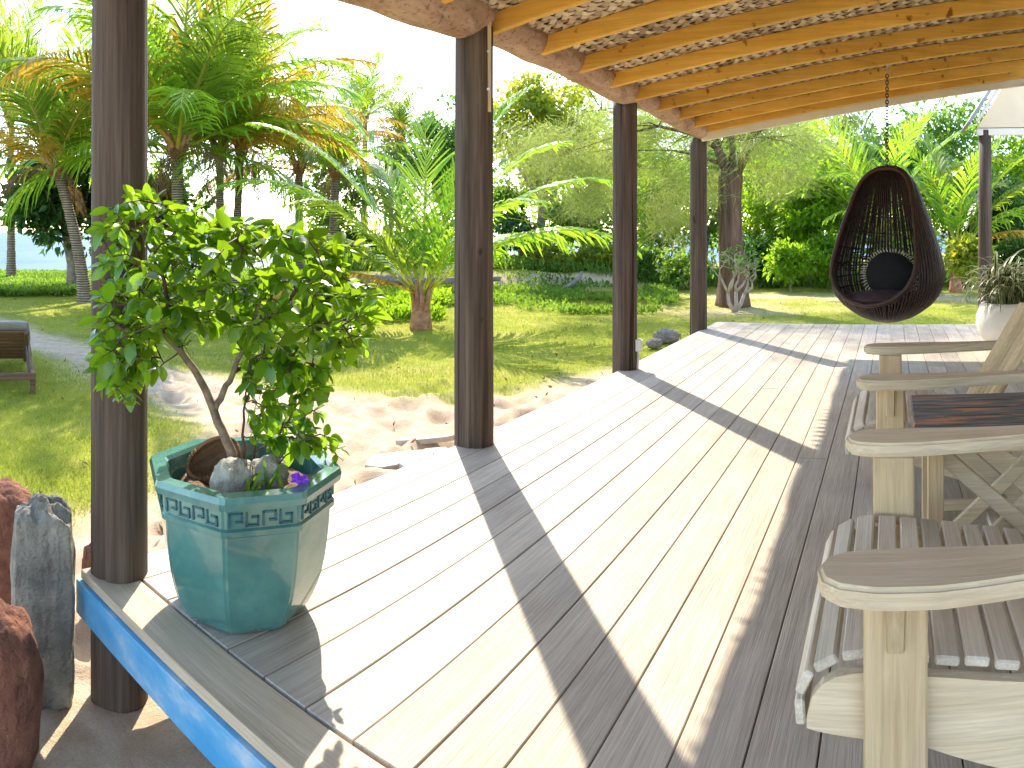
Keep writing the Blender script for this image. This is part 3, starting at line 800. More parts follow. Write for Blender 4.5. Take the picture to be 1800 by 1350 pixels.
for mid, q, sc in shoots:
    d = (q-mid).normalized(); n = random.choice((4, 5, 5, 6, 7))
    side = d.orthogonal().normalized(); th = random.uniform(0, 6.28)
    for i in range(n):
        u = i/(n-1); base = mid.lerp(q, .25+.75*u); th += 2.4+random.uniform(-.3, .3)
        out = (Matrix.Rotation(th, 3, d) @ side); dirv = (out*(1-.72*u*u)+d*(.45+.6*u)+Vector((0, 0, .15))+Vector((random.gauss(0, .2), random.gauss(0, .2), random.gauss(0, .2)))).normalized()
        if sc < 1: dirv = (dirv+Vector((0, 0, -.35))).normalized()
        up = Vector((random.gauss(0, .5), random.gauss(0, .5), 1)); yax = up.cross(dirv).normalized(); zax = dirv.cross(yax)
        R = Matrix((dirv, yax, zax)).transposed().to_4x4(); s_ = random.uniform(.62, 1.38)*(1.0 if sc >= 1 else .9)
        placed.append((Matrix.Translation(base) @ R @ Matrix.Scale(s_, 4), random.randrange(5)))
random.shuffle(placed)
# nearest leaves to the viewer become single leaves
camv = Vector((0, 0, CAMZ))-BO
placed.sort(key=lambda mt: (mt[0].translation-camv).length)
for mt, k in placed[:300]:
    o = bpy.data.objects.new('leaf', PROTO[k][0]); C.objects.link(o); o.parent = bush; o.matrix_local = mt
V = []; F = []; var = []
for mt, k in placed[300:]:
    A = np.array(mt); vv = PROTO[k][1] @ A[:3, :3].T+A[:3, 3]; b0 = sum(len(x) for x in V) if False else None
    V.append(vv); var.append(np.full(len(vv), random.random()))
    F.append(k)
allF = []; off = 0
for vv, k in zip(V, F):
    allF.append(np.array(PROTO[k][2])+off); off += len(vv)
o = link('foliage', np_mesh('foliage', np.concatenate(V), np.concatenate(allF), M['leaf_s'], True, np.concatenate(var)), bush); tag(o, kind='stuff')
# small purple flowers and grassy blades by the rim
M['petal'] = plain('purple_petal', (.22, .03, .55), .5, .2, 20, bstr=0)
M['blade'] = leafmat('strap_blade', (.05, .14, .015), (.16, .30, .04), (.4, .6, .05), .35, .4, False)
t = empty('purple_flower_sprig', potp(.12, -.13, .44)); tag(t, 'trailing green sprig with purple flowers at the pot rim', 'flower')
for r, f, z in ((.185, -.195, .478), (.165, -.19, .484)):
    c = potp(r, f, z)-t.location; mb = MB()
    for k in range(5):
        a = k*2*PI/5; u = Vector((math.cos(a), 0, math.sin(a))); u = rdir*u.x+Vector((0, 0, u.z)); w = fdir
        mb.add([c, c+u*.012+w.cross(u)*.009, c+u*.021-w*.004, c+u*.012-w.cross(u)*.009], [(0, 1, 2, 3)])
    mb.build('flower', M['petal'], t)
for k in range(9):
    a = potp(random.uniform(.0, .14), random.uniform(-.16, -.06), .40)-t.location; b_ = a+rdir*random.uniform(-.05, .09)-fdir*random.uniform(-.02, .05)+Vector((0, 0, random.uniform(.06, .12)))
    m1 = a.lerp(b_, .6)+Vector((0, 0, .03)); w = rdir*.006
    MB().add([a-w, a+w, m1-w*.9, m1+w*.9, b_], [(0, 1, 3, 2), (2, 3, 4)]) if False else None
    mb = MB(); mb.add([a-w, a+w, m1+w*.9, m1-w*.9, b_], [(0, 1, 2, 3), (3, 2, 4)]); mb.build('blade', M['blade'], t, True)
mb = MB(); P = [potp(.06, -.08, .42), potp(.14, -.02, .50), potp(.22, .03, .53), potp(.29, .02, .51), potp(.34, .0, .47)]; P = [p-t.location for p in P]
mb.tube(P, [.003, .0025, .002, .0015, .001], 6); mb.build('stem', M['twig'], t, True)
for i in range(16):
    u = random.uniform(.25, 1)*3.99; i0 = int(u); q = P[i0].lerp(P[i0+1], u-i0); dv = (rdir*random.uniform(-.3, 1)+fdir*random.gauss(0, .7)+Vector((0, 0, random.uniform(-.8, .8)))).normalized()
    yx = Vector((0, 0, 1)).cross(dv).normalized(); R = Matrix((dv, yx, dv.cross(yx))).transposed().to_4x4()
    o = bpy.data.objects.new('leaf', PROTO[i % 5][0]); C.objects.link(o); o.parent = t; o.matrix_local = Matrix.Translation(q) @ R @ Matrix.Scale(.72, 4)

# ---------------------------------------------------------------- hanging egg chair
M['cane'] = plain('dark_cane', (.006, .004, .004), .45, .5, 25, bstr=.2, col2=(.040, .014, .010), spec=.45)
M['rim'] = plain('brown_cane_rim', (.040, .015, .009), .4, .3, 20, bstr=.2, spec=.3)
M['cush'] = plain('maroon_fabric', (.035, .015, .019), .9, .3, 15, bstr=.3)
M['black_f'] = plain('black_fabric', (.007, .0065, .008), .9, .3, 20, bstr=.3)
M['tassel'] = plain('cream_tassel', (.5, .44, .36), .9, .2, 10, bstr=0)
EX, EY, EZ0, EZ1 = 6.60, .03, .415, 1.845
egg = empty('egg_chair', (EX, EY, 0)); tag(egg, 'dark wicker hanging egg chair on a chain from the rafters', 'hanging chair')
EPROF = ((0, 0), (.015, .13), (.04, .235), (.074, .32), (.12, .41), (.167, .47), (.24, .52), (.31, .535), (.38, .525), (.43, .507), (.52, .468), (.61, .425), (.69, .385), (.76, .345), (.83, .31), (.88, .275), (.93, .23), (.965, .175), (.99, .10), (1, 0))
def erad(z):
    u = min(max((z-EZ0)/(EZ1-EZ0), 0), 1); return float(np.interp(u, [p[0] for p in EPROF], [p[1] for p in EPROF]))
EFACE = PI+.0-math.radians(26)              # opening looks at the viewer, turned a little to the left of the picture
def edist(z): return .43-.40*(z-.60)/1.24
EDEP = .92
def ept(th, z, k=1.0):
    r = erad(z)*k; lx = r*math.cos(th)*EDEP; ly = r*math.sin(th)
    c, s = math.cos(EFACE), math.sin(EFACE); return Vector((lx*c-ly*s, lx*s+ly*c, z))
zs = [EZ0+(EZ1-EZ0)*(.5-.5*math.cos(PI*i/40)) for i in range(41)]
mb = MB(); ncane = 96
for k in range(ncane):
    th = 2*PI*k/ncane+random.uniform(-.012, .012); run = []
    for z in zs:
        if erad(z)*math.cos(th) <= edist(z): run.append(ept(th, z, 1+random.uniform(-.004, .004)))
        else:
            if len(run) > 2: mb.tube(run, .0112, 6)
            run = []
    if len(run) > 2: mb.tube(run, .0112, 6)
o = mb.build('wicker_shell', M['cane'], egg, True); tag(o, kind='stuff')
mb = MB()
for z in (.47, .54, .62, .72, .84, .97, 1.10, 1.24, 1.38, 1.52, 1.64, 1.74):
    run = []; nn = 70
    for k in range(nn+1):
        th = 2*PI*k/nn
        if erad(z)*math.cos(th) <= edist(z)+.005: run.append(ept(th, z+.018*math.sin(th*2+z*9), .985))
        else:
            if len(run) > 2: mb.tube(run, .006, 5)
            run = []
    if len(run) > 2: mb.tube(run, .006, 5)
# patches of closer weave
for k in range(240):
    th = random.uniform(1.2, 5.1); z = random.uniform(.7, 1.6)
    if erad(z)*math.cos(th) > edist(z)-.04: continue
    run = [ept(th+i*.05, z+random.uniform(-.006, .006), 1.0) for i in range(random.randint(3, 7))]
    mb.tube(run, .008, 5)
mb.build('weave', M['cane'], egg, True)
rim = []
for i in range(44):
    z = .602+(1.838-.602)*(.5-.5*math.cos(PI*i/43)); r = erad(z); c = min(1, max(-1, edist(z)/max(r, 1e-4))); rim.append((math.acos(c), z))
loop = [ept(th, z, 1.0) for th, z in rim]+[ept(-th, z, 1.0) for th, z in rim[::-1]]
clean = [loop[0]]
for p in loop[1:]:
    if (p-clean[-1]).length > .012 and (p-clean[0]).length > .012: clean.append(p)
mb = MB(); mb.tube(clean, .021, 9, closed=True); mb.build('rim', M['rim'], egg, True)
mb = MB(); mb.tube([p*1.0+Vector((0, 0, 0))+(Vector((0, 0, 1.0))-p).normalized()*-.02+Vector((math.cos(EFACE), math.sin(EFACE), 0))*-.03 for p in clean], .012, 7, closed=True); mb.build('inner_rim', M['cane'], egg, True)
ztop = EZ1; zh = RY(EY)+.035
mb = MB(); nl = int((zh-.11-ztop)/.030)
for i in range(nl):
    zc = ztop+.012+i*.030; pts = []
    for k in range(12):
        a = 2*PI*k/12; x = .013*math.cos(a); zz = .021*math.sin(a)
        pts.append((x, 0, zc+zz) if i % 2 else (0, x, zc+zz))
    mb.tube(pts, .0052, 5, closed=True)
mb.build('chain', M['iron'], egg, True)
mb = MB(); mb.tube([(0, 0, zh), (0, 0, zh-.055)], .011, 8); mb.tube([(.0, .016*math.cos(a), zh-.085+.03*math.sin(a)) for a in [2*PI*k/14 for k in range(14)]], .006, 6, closed=True)
mb.build('hook', M['steel'], egg, True)
o = blob('seat_cushion', M['cush'], .40, .41, .085, 5, .08, 4, 1.5, None, (EX+.02, EY, .63)); o.rotation_euler = (0, math.radians(3), 0); tag(o, 'maroon seat cushion inside the egg chair', 'cushion')
t = empty('round_pillow', (EX+.12, EY-.03, .86)); tag(t, 'round black pillow with pale tassel fringe inside the egg chair', 'pillow')
R = Matrix.Rotation(math.radians(-68), 3, 'Y') 
o = blob('pillow', M['black_f'], .215, .235, .085, 8, .06, 4, 1.5, t, (0, 0, 0), R)
mb = MB()
for k in range(56):
    a = 2*PI*k/56; e = R @ Vector((.21*math.cos(a), .23*math.sin(a), 0)); d = (R @ Vector((math.cos(a+.2*math.sin(k*7)), math.sin(a+.2*math.sin(k*7)), .2*math.sin(k*3.3)))).normalized()
    mb.tube([e, e+d*.03, e+d*.055+Vector((0, 0, -.008))], [.005, .006, .003], 4)
o = mb.build('fringe', M['tassel'], t); tag(o, kind='stuff')

# ---------------------------------------------------------------- white planter with striped strap leaves
PX = 1772; pr = 8.05; pp = at(PX, pr)
t = empty('white_planter', pp); tag(t, 'round white planter at the far right end of the deck', 'planter')
M['white_pot'] = plain('white_cement', (.70, .67, .62), .7, .06, 7, bstr=.15)
mb = MB(); mb.lathe([(.22, 0), (.27, .03), (.335, .12), (.365, .22), (.36, .32), (.325, .42), (.30, .455), (.27, .46), (.262, .44), (.28, .36), (.0, .36)][:10], 48)
o = mb.build('bowl', M['white_pot'], t, True); smooth_angle(o, 50)
MB().lathe([(.265, 0), (.05, .012)], 24).build('soil', M['soil'], t, True, (0, 0, .40))
def mat_strap():
    m, nt, b = newmat('striped_leaf'); a = nt.nodes.new('ShaderNodeAttribute'); a.attribute_name = 'var'
    col = ramp(nt, a.outputs['Fac'], [(0, (.018, .06, .012)), (.55, (.04, .10, .02)), (.62, (.26, .27, .12)), (1, (.30, .30, .15))])
    nt.links.new(col, b.inputs['Base Color']); b.inputs['Roughness'].default_value = .4
    tr = nt.nodes.new('ShaderNodeBsdfTranslucent'); nt.links.new(col, tr.inputs[0]); mx = nt.nodes.new('ShaderNodeMixShader'); mx.inputs[0].default_value = .3
    nt.links.new(b.outputs[0], mx.inputs[1]); nt.links.new(tr.outputs[0], mx.inputs[2]); nt.links.new(mx.outputs[0], nt.nodes['Material Output'].inputs[0]); return m
M['strap'] = mat_strap()
def strap_leaf(L, e0, droop, w, seed):
    r = random.Random(seed); V = []; F = []; var = []; n = 9
    p = Vector((0, 0, 0)); e = e0; ps = []
    for i in range(n):
        ps.append((p.copy(), e)); st = L/(n-1); p += Vector((math.cos(e), 0, math.sin(e)))*st; e -= droop/(n-1)*(1+.5*i/n)
    for i, (p, e) in enumerate(ps):
        ww = w*(1-(i/(n-1))**2.2)*.5+.001
        for q, vv in ((-1, .9), (-.45, .9), (-.4, .3), (.4, .2), (.45, .9), (1, .9)):
            V.append((p.x, q*ww, p.z+abs(q)*ww*.35)); var.append(vv)
    for i in range(n-1):
        for q in range(5): a = i*6+q; F.append((a, a+1, a+7, a+6))
    return np_mesh('strap_leaf', np.array(V), np.array(F), M['strap'], True, var)
SL = [strap_leaf(random.uniform(.55, .85), random.uniform(1.1, 1.5), random.uniform(2.0, 3.2), .042, k) for k in range(8)]
t = empty('striped_plant', pp+Vector((0, 0, .41))); tag(t, 'striped strap leaved plant drooping from the white planter', 'plant')
random.seed(4)
for k in range(190):
    o = bpy.data.objects.new('strap_leaf', SL[k % 8]); C.objects.link(o); o.parent = t
    a = random.uniform(0, 2*PI); o.location = (random.gauss(0, .09), random.gauss(0, .12), random.uniform(0, .30)*random.random()); o.rotation_euler = (0, random.uniform(-.35, .1), a); s_ = random.uniform(.7, 1.15); o.scale = (s_, s_, s_)

# ================================================================ THE YARD
# ---------------------------------------------------------------- standing stones by the deck corner
M['red_stone'] = plain('red_lava_stone', (.15, .055, .035), .95, .3, 9, bstr=1.0, bdist=.05, col2=(.40, .17, .10), bscale=38)
M['grey_stone'] = plain('grey_coral_stone', (.17, .165, .14), .95, .3, 7, bstr=1.0, bdist=.05, col2=(.52, .49, .41), bscale=38)
def rock(px, py, h, rx, ry, seed, mat, label, box=.35, lean=0, group='rough stones beside the deck corner', amp=.15, name='standing_stone'):
    p = on(px, py, GZ); rho = p.xy.length; p = at(px, rho+ry*.8, GZ)
    o = blob(name, mat, rx, ry, h*.56, seed, amp, 6, 2.3, None, p+Vector((0, 0, h*.44)), None, box)
    a = math.atan2(p.y, p.x); o.rotation_euler = (lean, 0, a-PI/2); tag(o, label, 'stone', group); return o
rock(2, 1085, .56, .16, .14, 31, M['red_stone'], 'tall rounded red stone cut by the left edge, behind the grey stone', .4, amp=.05)
rock(76, 1235, .71, .118, .10, 17, M['grey_stone'], 'upright rough grey coral stone in the sand left of the deck corner', .6, .0, amp=.08)
rock(-8, 1395, .52, .15, .14, 5, M['red_stone'], 'pointed red stone in the lower left corner of the picture', .15, amp=.06)
rock(166, 1085, .30, .06, .06, 8, M['red_stone'], 'small red stone half hidden behind the corner post', .2)
# ---------------------------------------------------------------- flat slabs and dark rocks beside the deck
M['drift'] = plain('grey_driftwood', (.16, .13, .11), .9, .3, 12, bstr=.6, col2=(.30, .26, .22))
M['slab'] = plain('pale_slab', (.38, .34, .29), .85, .25, 6, bstr=.5, col2=(.58, .53, .45))
random.seed(9)
for px, py, sx, sy, rz, lab in ((700, 800, .30, .15, .3, 'pale flat stone slab in the sand, left of the second post'), (745, 812, .22, .15, -.4, 'pale flat slab touching the deck edge'), (748, 765, .26, .05, .2, 'thin pale slab lying farthest from the deck edge'), (762, 792, .15, .10, .9, 'small pale slab close against the second post')):
    p = on(px, py, GZ+.05); mb = MB(); outl = []
    for k in range(9):
        a = 2*PI*k/9; r = random.uniform(.8, 1.1); outl.append((sx*r*math.cos(a), sy*r*math.sin(a)))
    mb.prism(outl, -.06, -.018); o = mb.build('stone_slab', M['slab'], None); o.location = p; o.rotation_euler = (random.uniform(-.06, .06), random.uniform(-.06, .06), rz+math.atan2(p.y, p.x)-PI/2)
    tag(o, lab, 'slab', 'flat slabs beside the deck')
o = rock(1172, 603, .20, .20, .13, 12, M['drift'], 'larger dark rock beyond the deck edge between the two far posts', .1, group='dark rocks beside the deck', name='rock')
o = rock(1150, 612, .13, .12, .1, 13, M['drift'], 'smaller dark rock nearer the outlet box post', .1, group='dark rocks beside the deck', name='rock')

# ---------------------------------------------------------------- sun lounger
M['lounger'] = wood('brown_lounger_wood', (.10, .05, .03), (.22, .13, .08), 0, .6, 1.0, .3, .15)
M['grey_cush'] = plain('grey_cushion', (.20, .20, .20), .9, .08, 12, bstr=.2)
lp = on(20, 692, GZ); ang = math.atan2(lp.y, lp.x)
lu = empty('sun_lounger', at(12, 7.35, GZ), ang-PI/2); tag(lu, 'brown wooden sun lounger with raised back and grey cushion at the left edge', 'sun lounger')
# local x to the right of the picture, y away from the viewer; we look at its raised back
for sx in (-.33, .27):
    MB().box((sx, 1.0, .20), (.05, 1.95, .07), None, .005).build('side_rail', M['lounger'], lu)
    for yy in (.10, 1.9): MB().box((sx, yy, .083), (.06, .07, .165), None, .005).build('leg', M['lounger'], lu)
MB().box((-.03, .0, .20), (.66, .05, .075), None, .005).build('end_rail', M['lounger'], lu)
for k in range(9): MB().box((-.03, .85+.12*k, .245), (.55, .07, .02), None, .003).build('slat', M['lounger'], lu)
h0 = Vector((-.03, .72, .26)); h1 = Vector((-.03, .10, .66)); dv = (h1-h0).normalized()
for k in range(8):
    c = h0+dv*(.06+.088*k); nn = dv.cross(Vector((1, 0, 0)))
    MB().box(c, (.52, .066, .018), Matrix((Vector((1, 0, 0)), dv, Vector((1, 0, 0)).cross(dv))).transposed(), .003).build('back_slat', M['lounger'], lu)
for sx in (-.29, .23):
    MB().beam(h0+Vector((sx, 0, -.02)), h1+Vector((sx, 0, -.02)), .035, .045).build('back_frame', M['lounger'], lu)
    MB().tube([h0.lerp(h1, .62)+Vector((sx, 0, -.04)), Vector((sx-.03+.03, .16, .21))], .012, 8).build('prop', M['iron'], lu)
o = blob('cushion', M['grey_cush'], .29, .40, .05, 6, .03, 4, 1.5, lu, (h0.lerp(h1, .53)+Vector((0, .035, .06))), Matrix.Rotation(-math.atan2(dv.z, -dv.y), 3, 'X') , .6)
o = blob('cushion', M['grey_cush'], .29, .62, .045, 7, .03, 4, 1.5, lu, (-.03, 1.35, .30), None, .6)

# ---------------------------------------------------------------- neighbouring pavilion
M['cream'] = plain('cream_wall', (.74, .62, .44), .7, .05, 4, bstr=.1)
M['tin'] = plain('grey_roof_sheet', (.30, .30, .30), .5, .15, 6, .3, .2)
pv = empty('pavilion', at(1733, 11.0, GZ)); tag(pv, 'neighbouring pavilion with cream gable, white barge and dark round posts', 'building')
def pvp(px, py, dx=0): q = at(px, 11.0/1.0); q.z = hz(py, 11.0); q.x += dx; return q-pv.location
PVX = at(1733, 11.0).x
def gp(px, py, dx):           # a point in the gable plane x = PVX
    a = (XV-px)/FOC; rho = PVX/math.cos(a); return Vector((PVX+dx, rho*math.sin(a), hz(py, rho)))-pv.location
G = [gp(1717, 226, 0), gp(2000, 226, 0), gp(2000, -60, 0), gp(1900, -60, 0)]
mb = MB(); D = Vector((.08, 0, 0)); mb.add(G+[g+D for g in G], [(0, 1, 2, 3), (7, 6, 5, 4), (0, 4, 5, 1), (1, 5, 6, 2), (2, 6, 7, 3), (3, 7, 4, 0)]); mb.build('gable', M['cream'], pv)
a = gp(1716, 222, -.03); b_ = gp(1900, -60, -.03); mb = MB(); mb.beam(a+Vector((0, 0, .06)), b_+Vector((0, 0, .06)), .05, .13, (1, 0, 0)); mb.build('barge_board', M['fascia_w'], pv)
mb = MB(); n1 = Vector((0, (b_-a).z, -(b_-a).y)).normalized(); n1 = n1 if n1.y > 0 else -n1
a2 = a+n1*.10-(b_-a).normalized()*.06; b2 = b_+n1*.10; Q = [a2+Vector((-.25, 0, 0)), b2+Vector((-.25, 0, 0)), b2+Vector((.9, 0, 0)), a2+Vector((.9, 0, 0))]
mb.add(Q+[q+n1*.05 for q in Q], [(0, 1, 2, 3), (7, 6, 5, 4), (0, 4, 5, 1), (1, 5, 6, 2), (2, 6, 7, 3), (3, 7, 4, 0)]); mb.build('roof_sheet', M['tin'], pv)
mb = MB(); mb.beam(gp(1718, 231, .06), gp(2000, 231, .06), .12, .12); mb.build('tie_beam', M['fascia_w'], pv)
for px, dx in ((1733, .09), (1990, .09)):
    q = gp(px, 300, dx); mb = MB(); hh = gp(px, 228, 0).z
    mb.lathe([(.112, -.2), (.112, 1.0), (.105, 2.2), (.10, hh)], 20); o = mb.build('post', M['post'], pv, True); o.location = (q.x, q.y, 0)

# ================================================================ VEGETATION
def rand_unit(n, rg):
    v = rg.normal(size=(n, 3)); return v/np.linalg.norm(v, axis=1, keepdims=True)
def leaf_quads(pos, dirs, L, Wd, rg, up_bias=.6):
    """diamond leaves of 2 triangles each, folded a little"""
    n = len(pos); up = rand_unit(n, rg)*.9+np.array([0, 0, up_bias]); side = np.cross(up, dirs); side /= np.linalg.norm(side, axis=1, keepdims=True)+1e-9
    nor = np.cross(dirs, side); L = np.broadcast_to(L, (n,))[:, None]; Wd = np.broadcast_to(Wd, (n,))[:, None]
    mid = pos+dirs*L*.45
    V = np.stack([pos, mid+side*Wd*.5+nor*Wd*.12, pos+dirs*L-nor*L*.10, mid-side*Wd*.5+nor*Wd*.12], 1).reshape(-1, 3)
    F = np.arange(4*n).reshape(n, 4); return V, F
def clumpy(center, radii, nclump, per, rg, csize, shell=.55, flat=.7):
    """leaf positions in clumps spread through an uneven ellipsoid"""
    d = rand_unit(nclump, rg); r = shell+(1-shell)*rg.random(nclump); cc = d*r[:, None]*(1+.28*rg.normal(size=(nclump, 1))*.6)
    cc = cc*np.array(radii)+np.array(center)
    sz = csize*rg.uniform(.55, 1.35, nclump)
    pos = np.repeat(cc, per, 0)+rand_unit(nclump*per, rg)*(rg.random(nclump*per)**.45)[:, None]*np.repeat(sz, per)[:, None]*np.array([1, 1, flat])
    out = pos-np.repeat(cc, per, 0); cvar = np.repeat(rg.random(nclump), per)
    return pos, out, cc, cvar
def limb_tree(mb, base, tops, r0, rg, lean=(0, 0), fork=.5, n=9):
    """trunk with limbs running to the given clump centres"""
    base = np.array(base, float); tops = np.array(tops); mean = tops.mean(0); fk = base+(mean-base)*fork; fk[0] += lean[0]; fk[1] += lean[1]
    P = [base+np.array([0, 0, -.2]), base, base*.6+fk*.4+rg.normal(size=3)*r0*.5, fk]
    mb.tube(P, [r0*1.5, r0*1.2, r0*.95, r0*.8], n)
    for t_ in tops:
        m1 = fk+(t_-fk)*.5+rg.normal(size=3)*.12*np.linalg.norm(t_-fk)*np.array([1, 1, .6]); mb.tube([fk, m1, t_], [r0*.45, r0*.25, r0*.07], 6)
LM = {
 'lime': leafmat('lime_leaf', (0.052, 0.138, 0.007), (0.149, 0.287, 0.017), (0.572, 0.880, 0.033), .5, .45),
 'dark': leafmat('dark_leaf', (0.011, 0.045, 0.011), (0.036, 0.108, 0.019), (0.129, 0.313, 0.037), .30, .35),
 'mid': leafmat('mid_leaf', (0.032, 0.102, 0.014), (0.093, 0.214, 0.028), (0.334, 0.587, 0.051), .40, .42),
 'yellow': leafmat('yellow_leaf', (0.078, 0.147, 0.013), (0.241, 0.310, 0.030), (0.689, 0.749, 0.051), .45, .45, dry=(0.557, 0.334, 0.051)),
 'olive': leafmat('olive_leaf', (0.098, 0.149, 0.029), (0.253, 0.322, 0.069), (0.550, 0.638, 0.143), .42, .55),
 'cover': leafmat('cover_leaf', (0.036, 0.108, 0.011), (0.144, 0.259, 0.029), (0.414, 0.644, 0.055), .40, .45),
 'grass': leafmat('grass_blade', (.17, .25, .02), (.38, .42, .06), (.58, .64, .08), .38, .55, dry=(.58, .48, .2)),
}
M['trunk'] = plain('grey_trunk', (.16, .12, .085), .9, .3, 9, bstr=.8, bdist=.04, col2=(.36, .29, .22))
def tree(name, label, px, rho, top, bot, halfw, mat, seed, leaf=.17, nclump=60, per=70, trunk_r=.12, depth=None, csize=.6, cat='tree', group=None, ground=None, tx=None, shell=.5, flat=.7, fork=.5):
    """crown between picture rows top and bot, half width in pixels, at distance rho"""
    rg = np.random.default_rng(seed); z1, z0 = hz(top, rho), hz(bot, rho); cz = (z1+z0)/2; rz = (z1-z0)/2; rw = halfw*rho/FOC; dp = depth or rw*.8
    c = at(px, rho, cz); b0 = at(tx or px, rho); gz = float(gheight(np.array([b0.x]), np.array([b0.y]))[0]); b0.z = gz
    t = empty(name, b0, math.atan2(c.y, c.x)-PI/2); tag(t, label, cat, group)
    off = Matrix.Rotation(-t.rotation_euler.z, 3, 'Z') @ (c-b0)
    pos, out, cc, cv = clumpy(off, (rw, dp, rz), nclump, per, rg, csize, shell, flat)
    dirs = out/(np.linalg.norm(out, axis=1, keepdims=True)+1e-6)*.7+rand_unit(len(pos), rg)*.7; dirs[:, 2] -= .15; dirs /= np.linalg.norm(dirs, axis=1, keepdims=True)
    sz = leaf*rg.uniform(.65, 1.3, len(pos)); V, F = leaf_quads(pos, dirs, sz, sz*.55, rg)
    var = np.clip(cv*.6+rg.random(len(pos))*.4, 0, 1)
    link('crown', np_mesh('crown', V, F, LM[mat], False, np.repeat(var, 4)), t)
    mb = MB(); sel = cc[rg.choice(len(cc), min(9, len(cc)), replace=False)]
    limb_tree(mb, (0, 0, 0), sel, trunk_r, rg, fork=fork); mb.build('trunk', M['trunk'], t, True)
    return t
# ---------------------------------------------------------------- palms
def frond_mesh(L, e0, droop, seed, mat, nl=70, ll=1.0, hang=.7, wl=.050, sparse=0.0, twist=0.0):
    """feather frond along +X: rachis and two rows of leaflets"""
    r = np.random.default_rng(seed); n = 15; V = []; F = []; var = []
    p = np.zeros(3); e = e0; ps = []; es = []
    for i in range(n):
        ps.append(p.copy()); es.append(e); st = L/(n-1); p = p+np.array([math.cos(e), 0, math.sin(e)])*st; e -= droop/(n-1)*(.35+1.3*i/(n-1))
    ps = np.array(ps); es = np.array(es)
    def quad(a, b_, c, d, v): k = len(V); V.extend([a, b_, c, d]); F.append((k, k+1, k+2, k+3)); var.extend([v]*4)
    for i in range(n-1):       # rachis as a thin three sided spine
        w0 = .035*(1-i/(n-1))*L/3.5+.004; w1 = .035*(1-(i+1)/(n-1))*L/3.5+.004
        for A_, B_ in (((0, 1, 0), (0, -1, 0)), ((0, -1, 0), (0, 0, -1.0)), ((0, 0, -1.0), (0, 1, 0))):
            A_ = np.array(A_); B_ = np.array(B_); quad(ps[i]+A_*w0, ps[i]+B_*w0, ps[i+1]+B_*w1, ps[i+1]+A_*w1, .92)
    for s_ in (-1, 1):
        for k in range(nl):
            if r.random() < sparse: continue
            u = .13+.87*(k+r.uniform(-.3, .3))/nl; u = min(max(u, .1), .995); q = u*(n-1); i = min(int(q), n-2); f = q-i
            b = ps[i]*(1-f)+ps[i+1]*f; e = es[i]*(1-f)+es[i+1]*f; t_ = np.array([math.cos(e), 0, math.sin(e)]); nn = np.array([-math.sin(e), 0, math.cos(e)])
            ln = ll*(math.sin(PI*min(1, .18+.80*u))**.6)*r.uniform(.88, 1.08)*(L/3.6); ang = .95-.55*u+r.normal()*.06
            d = t_*math.cos(ang)+np.array([0, s_, 0])*math.sin(ang)+nn*(.22+twist); d /= np.linalg.norm(d)
            w = wl*L/3.6*r.uniform(.8, 1.15); vv = np.clip(r.random()*.8, 0, 1)
            wv = t_*w*.5; p0 = b; m_ = b+d*ln*.5+np.array([0, 0, -hang*ln*.10]); tip = b+d*ln*.93+np.array([0, 0, -hang*ln*(.42+.1*r.normal())])
            m2 = b+d*ln*.78+np.array([0, 0, -hang*ln*.26])
            k0 = len(V); V.extend([p0-wv*.7, p0+wv*.7, m_+wv, m_-wv, m2+wv*.75, m2-wv*.75, tip+wv*.1, tip-wv*.1]); var.extend([vv]*8)
            F.extend([(k0, k0+1, k0+2, k0+3), (k0+3, k0+2, k0+4, k0+5), (k0+5, k0+4, k0+6, k0+7)])
    return np_mesh('frond', np.array(V), np.array(F), mat, False, var)
M['palm'] = leafmat('palm_frond', (0.045, 0.116, 0.011), (0.163, 0.254, 0.029), (0.504, 0.673, 0.048), .40, .32, spec=.55, dry=(0.456, 0.432, 0.120))
M['palm_y'] = leafmat('yellowing_frond', (0.222, 0.173, 0.020), (0.466, 0.304, 0.040), (0.900, 0.552, 0.060), .45, .40, dry=(0.600, 0.396, 0.120))
M['palm_d'] = leafmat('dry_frond', (0.096, 0.051, 0.024), (0.216, 0.132, 0.066), (0.368, 0.192, 0.072), .35, .6, dry=(0.320, 0.208, 0.112))
M['palm_b'] = leafmat('bright_frond', (0.071, 0.193, 0.015), (0.203, 0.365, 0.030), (0.600, 0.936, 0.048), .45, .28, spec=.6, dry=(0.600, 0.504, 0.060))
def mat_ptrunk():
    m, nt, b = newmat('ringed_palm_trunk'); v = coords(nt, (3, 3, 11)); w = nt.nodes.new('ShaderNodeTexWave'); w.wave_type = 'BANDS'; w.bands_direction = 'Z'; w.inputs['Scale'].default_value = .5; w.inputs['Distortion'].default_value = 2.5; w.inputs['Detail'].default_value = 3
    nt.links.new(v, w.inputs[0]); n = noise(nt, coords(nt), 8, 5)
    col = ramp(nt, w.outputs[0], [(.1, (.10, .075, .06)), (.4, (.30, .23, .17)), (.9, (.42, .34, .26))]); col = mixc(nt, .8, col, ramp(nt, n, [(.3, (.6, .55, .5)), (.7, (1.15, 1.1, 1.05))]), 'MULTIPLY')
    nt.links.new(col, b.inputs['Base Color']); b.inputs['Roughness'].default_value = .85; bump(nt, b, w.outputs[0], .8, .04); return m
M['ptrunk'] = mat_ptrunk()
M['sheath'] = plain('red_brown_sheath', (.20, .07, .035), .7, .3, 10, bstr=.6, col2=(.44, .22, .10))
FR = {}
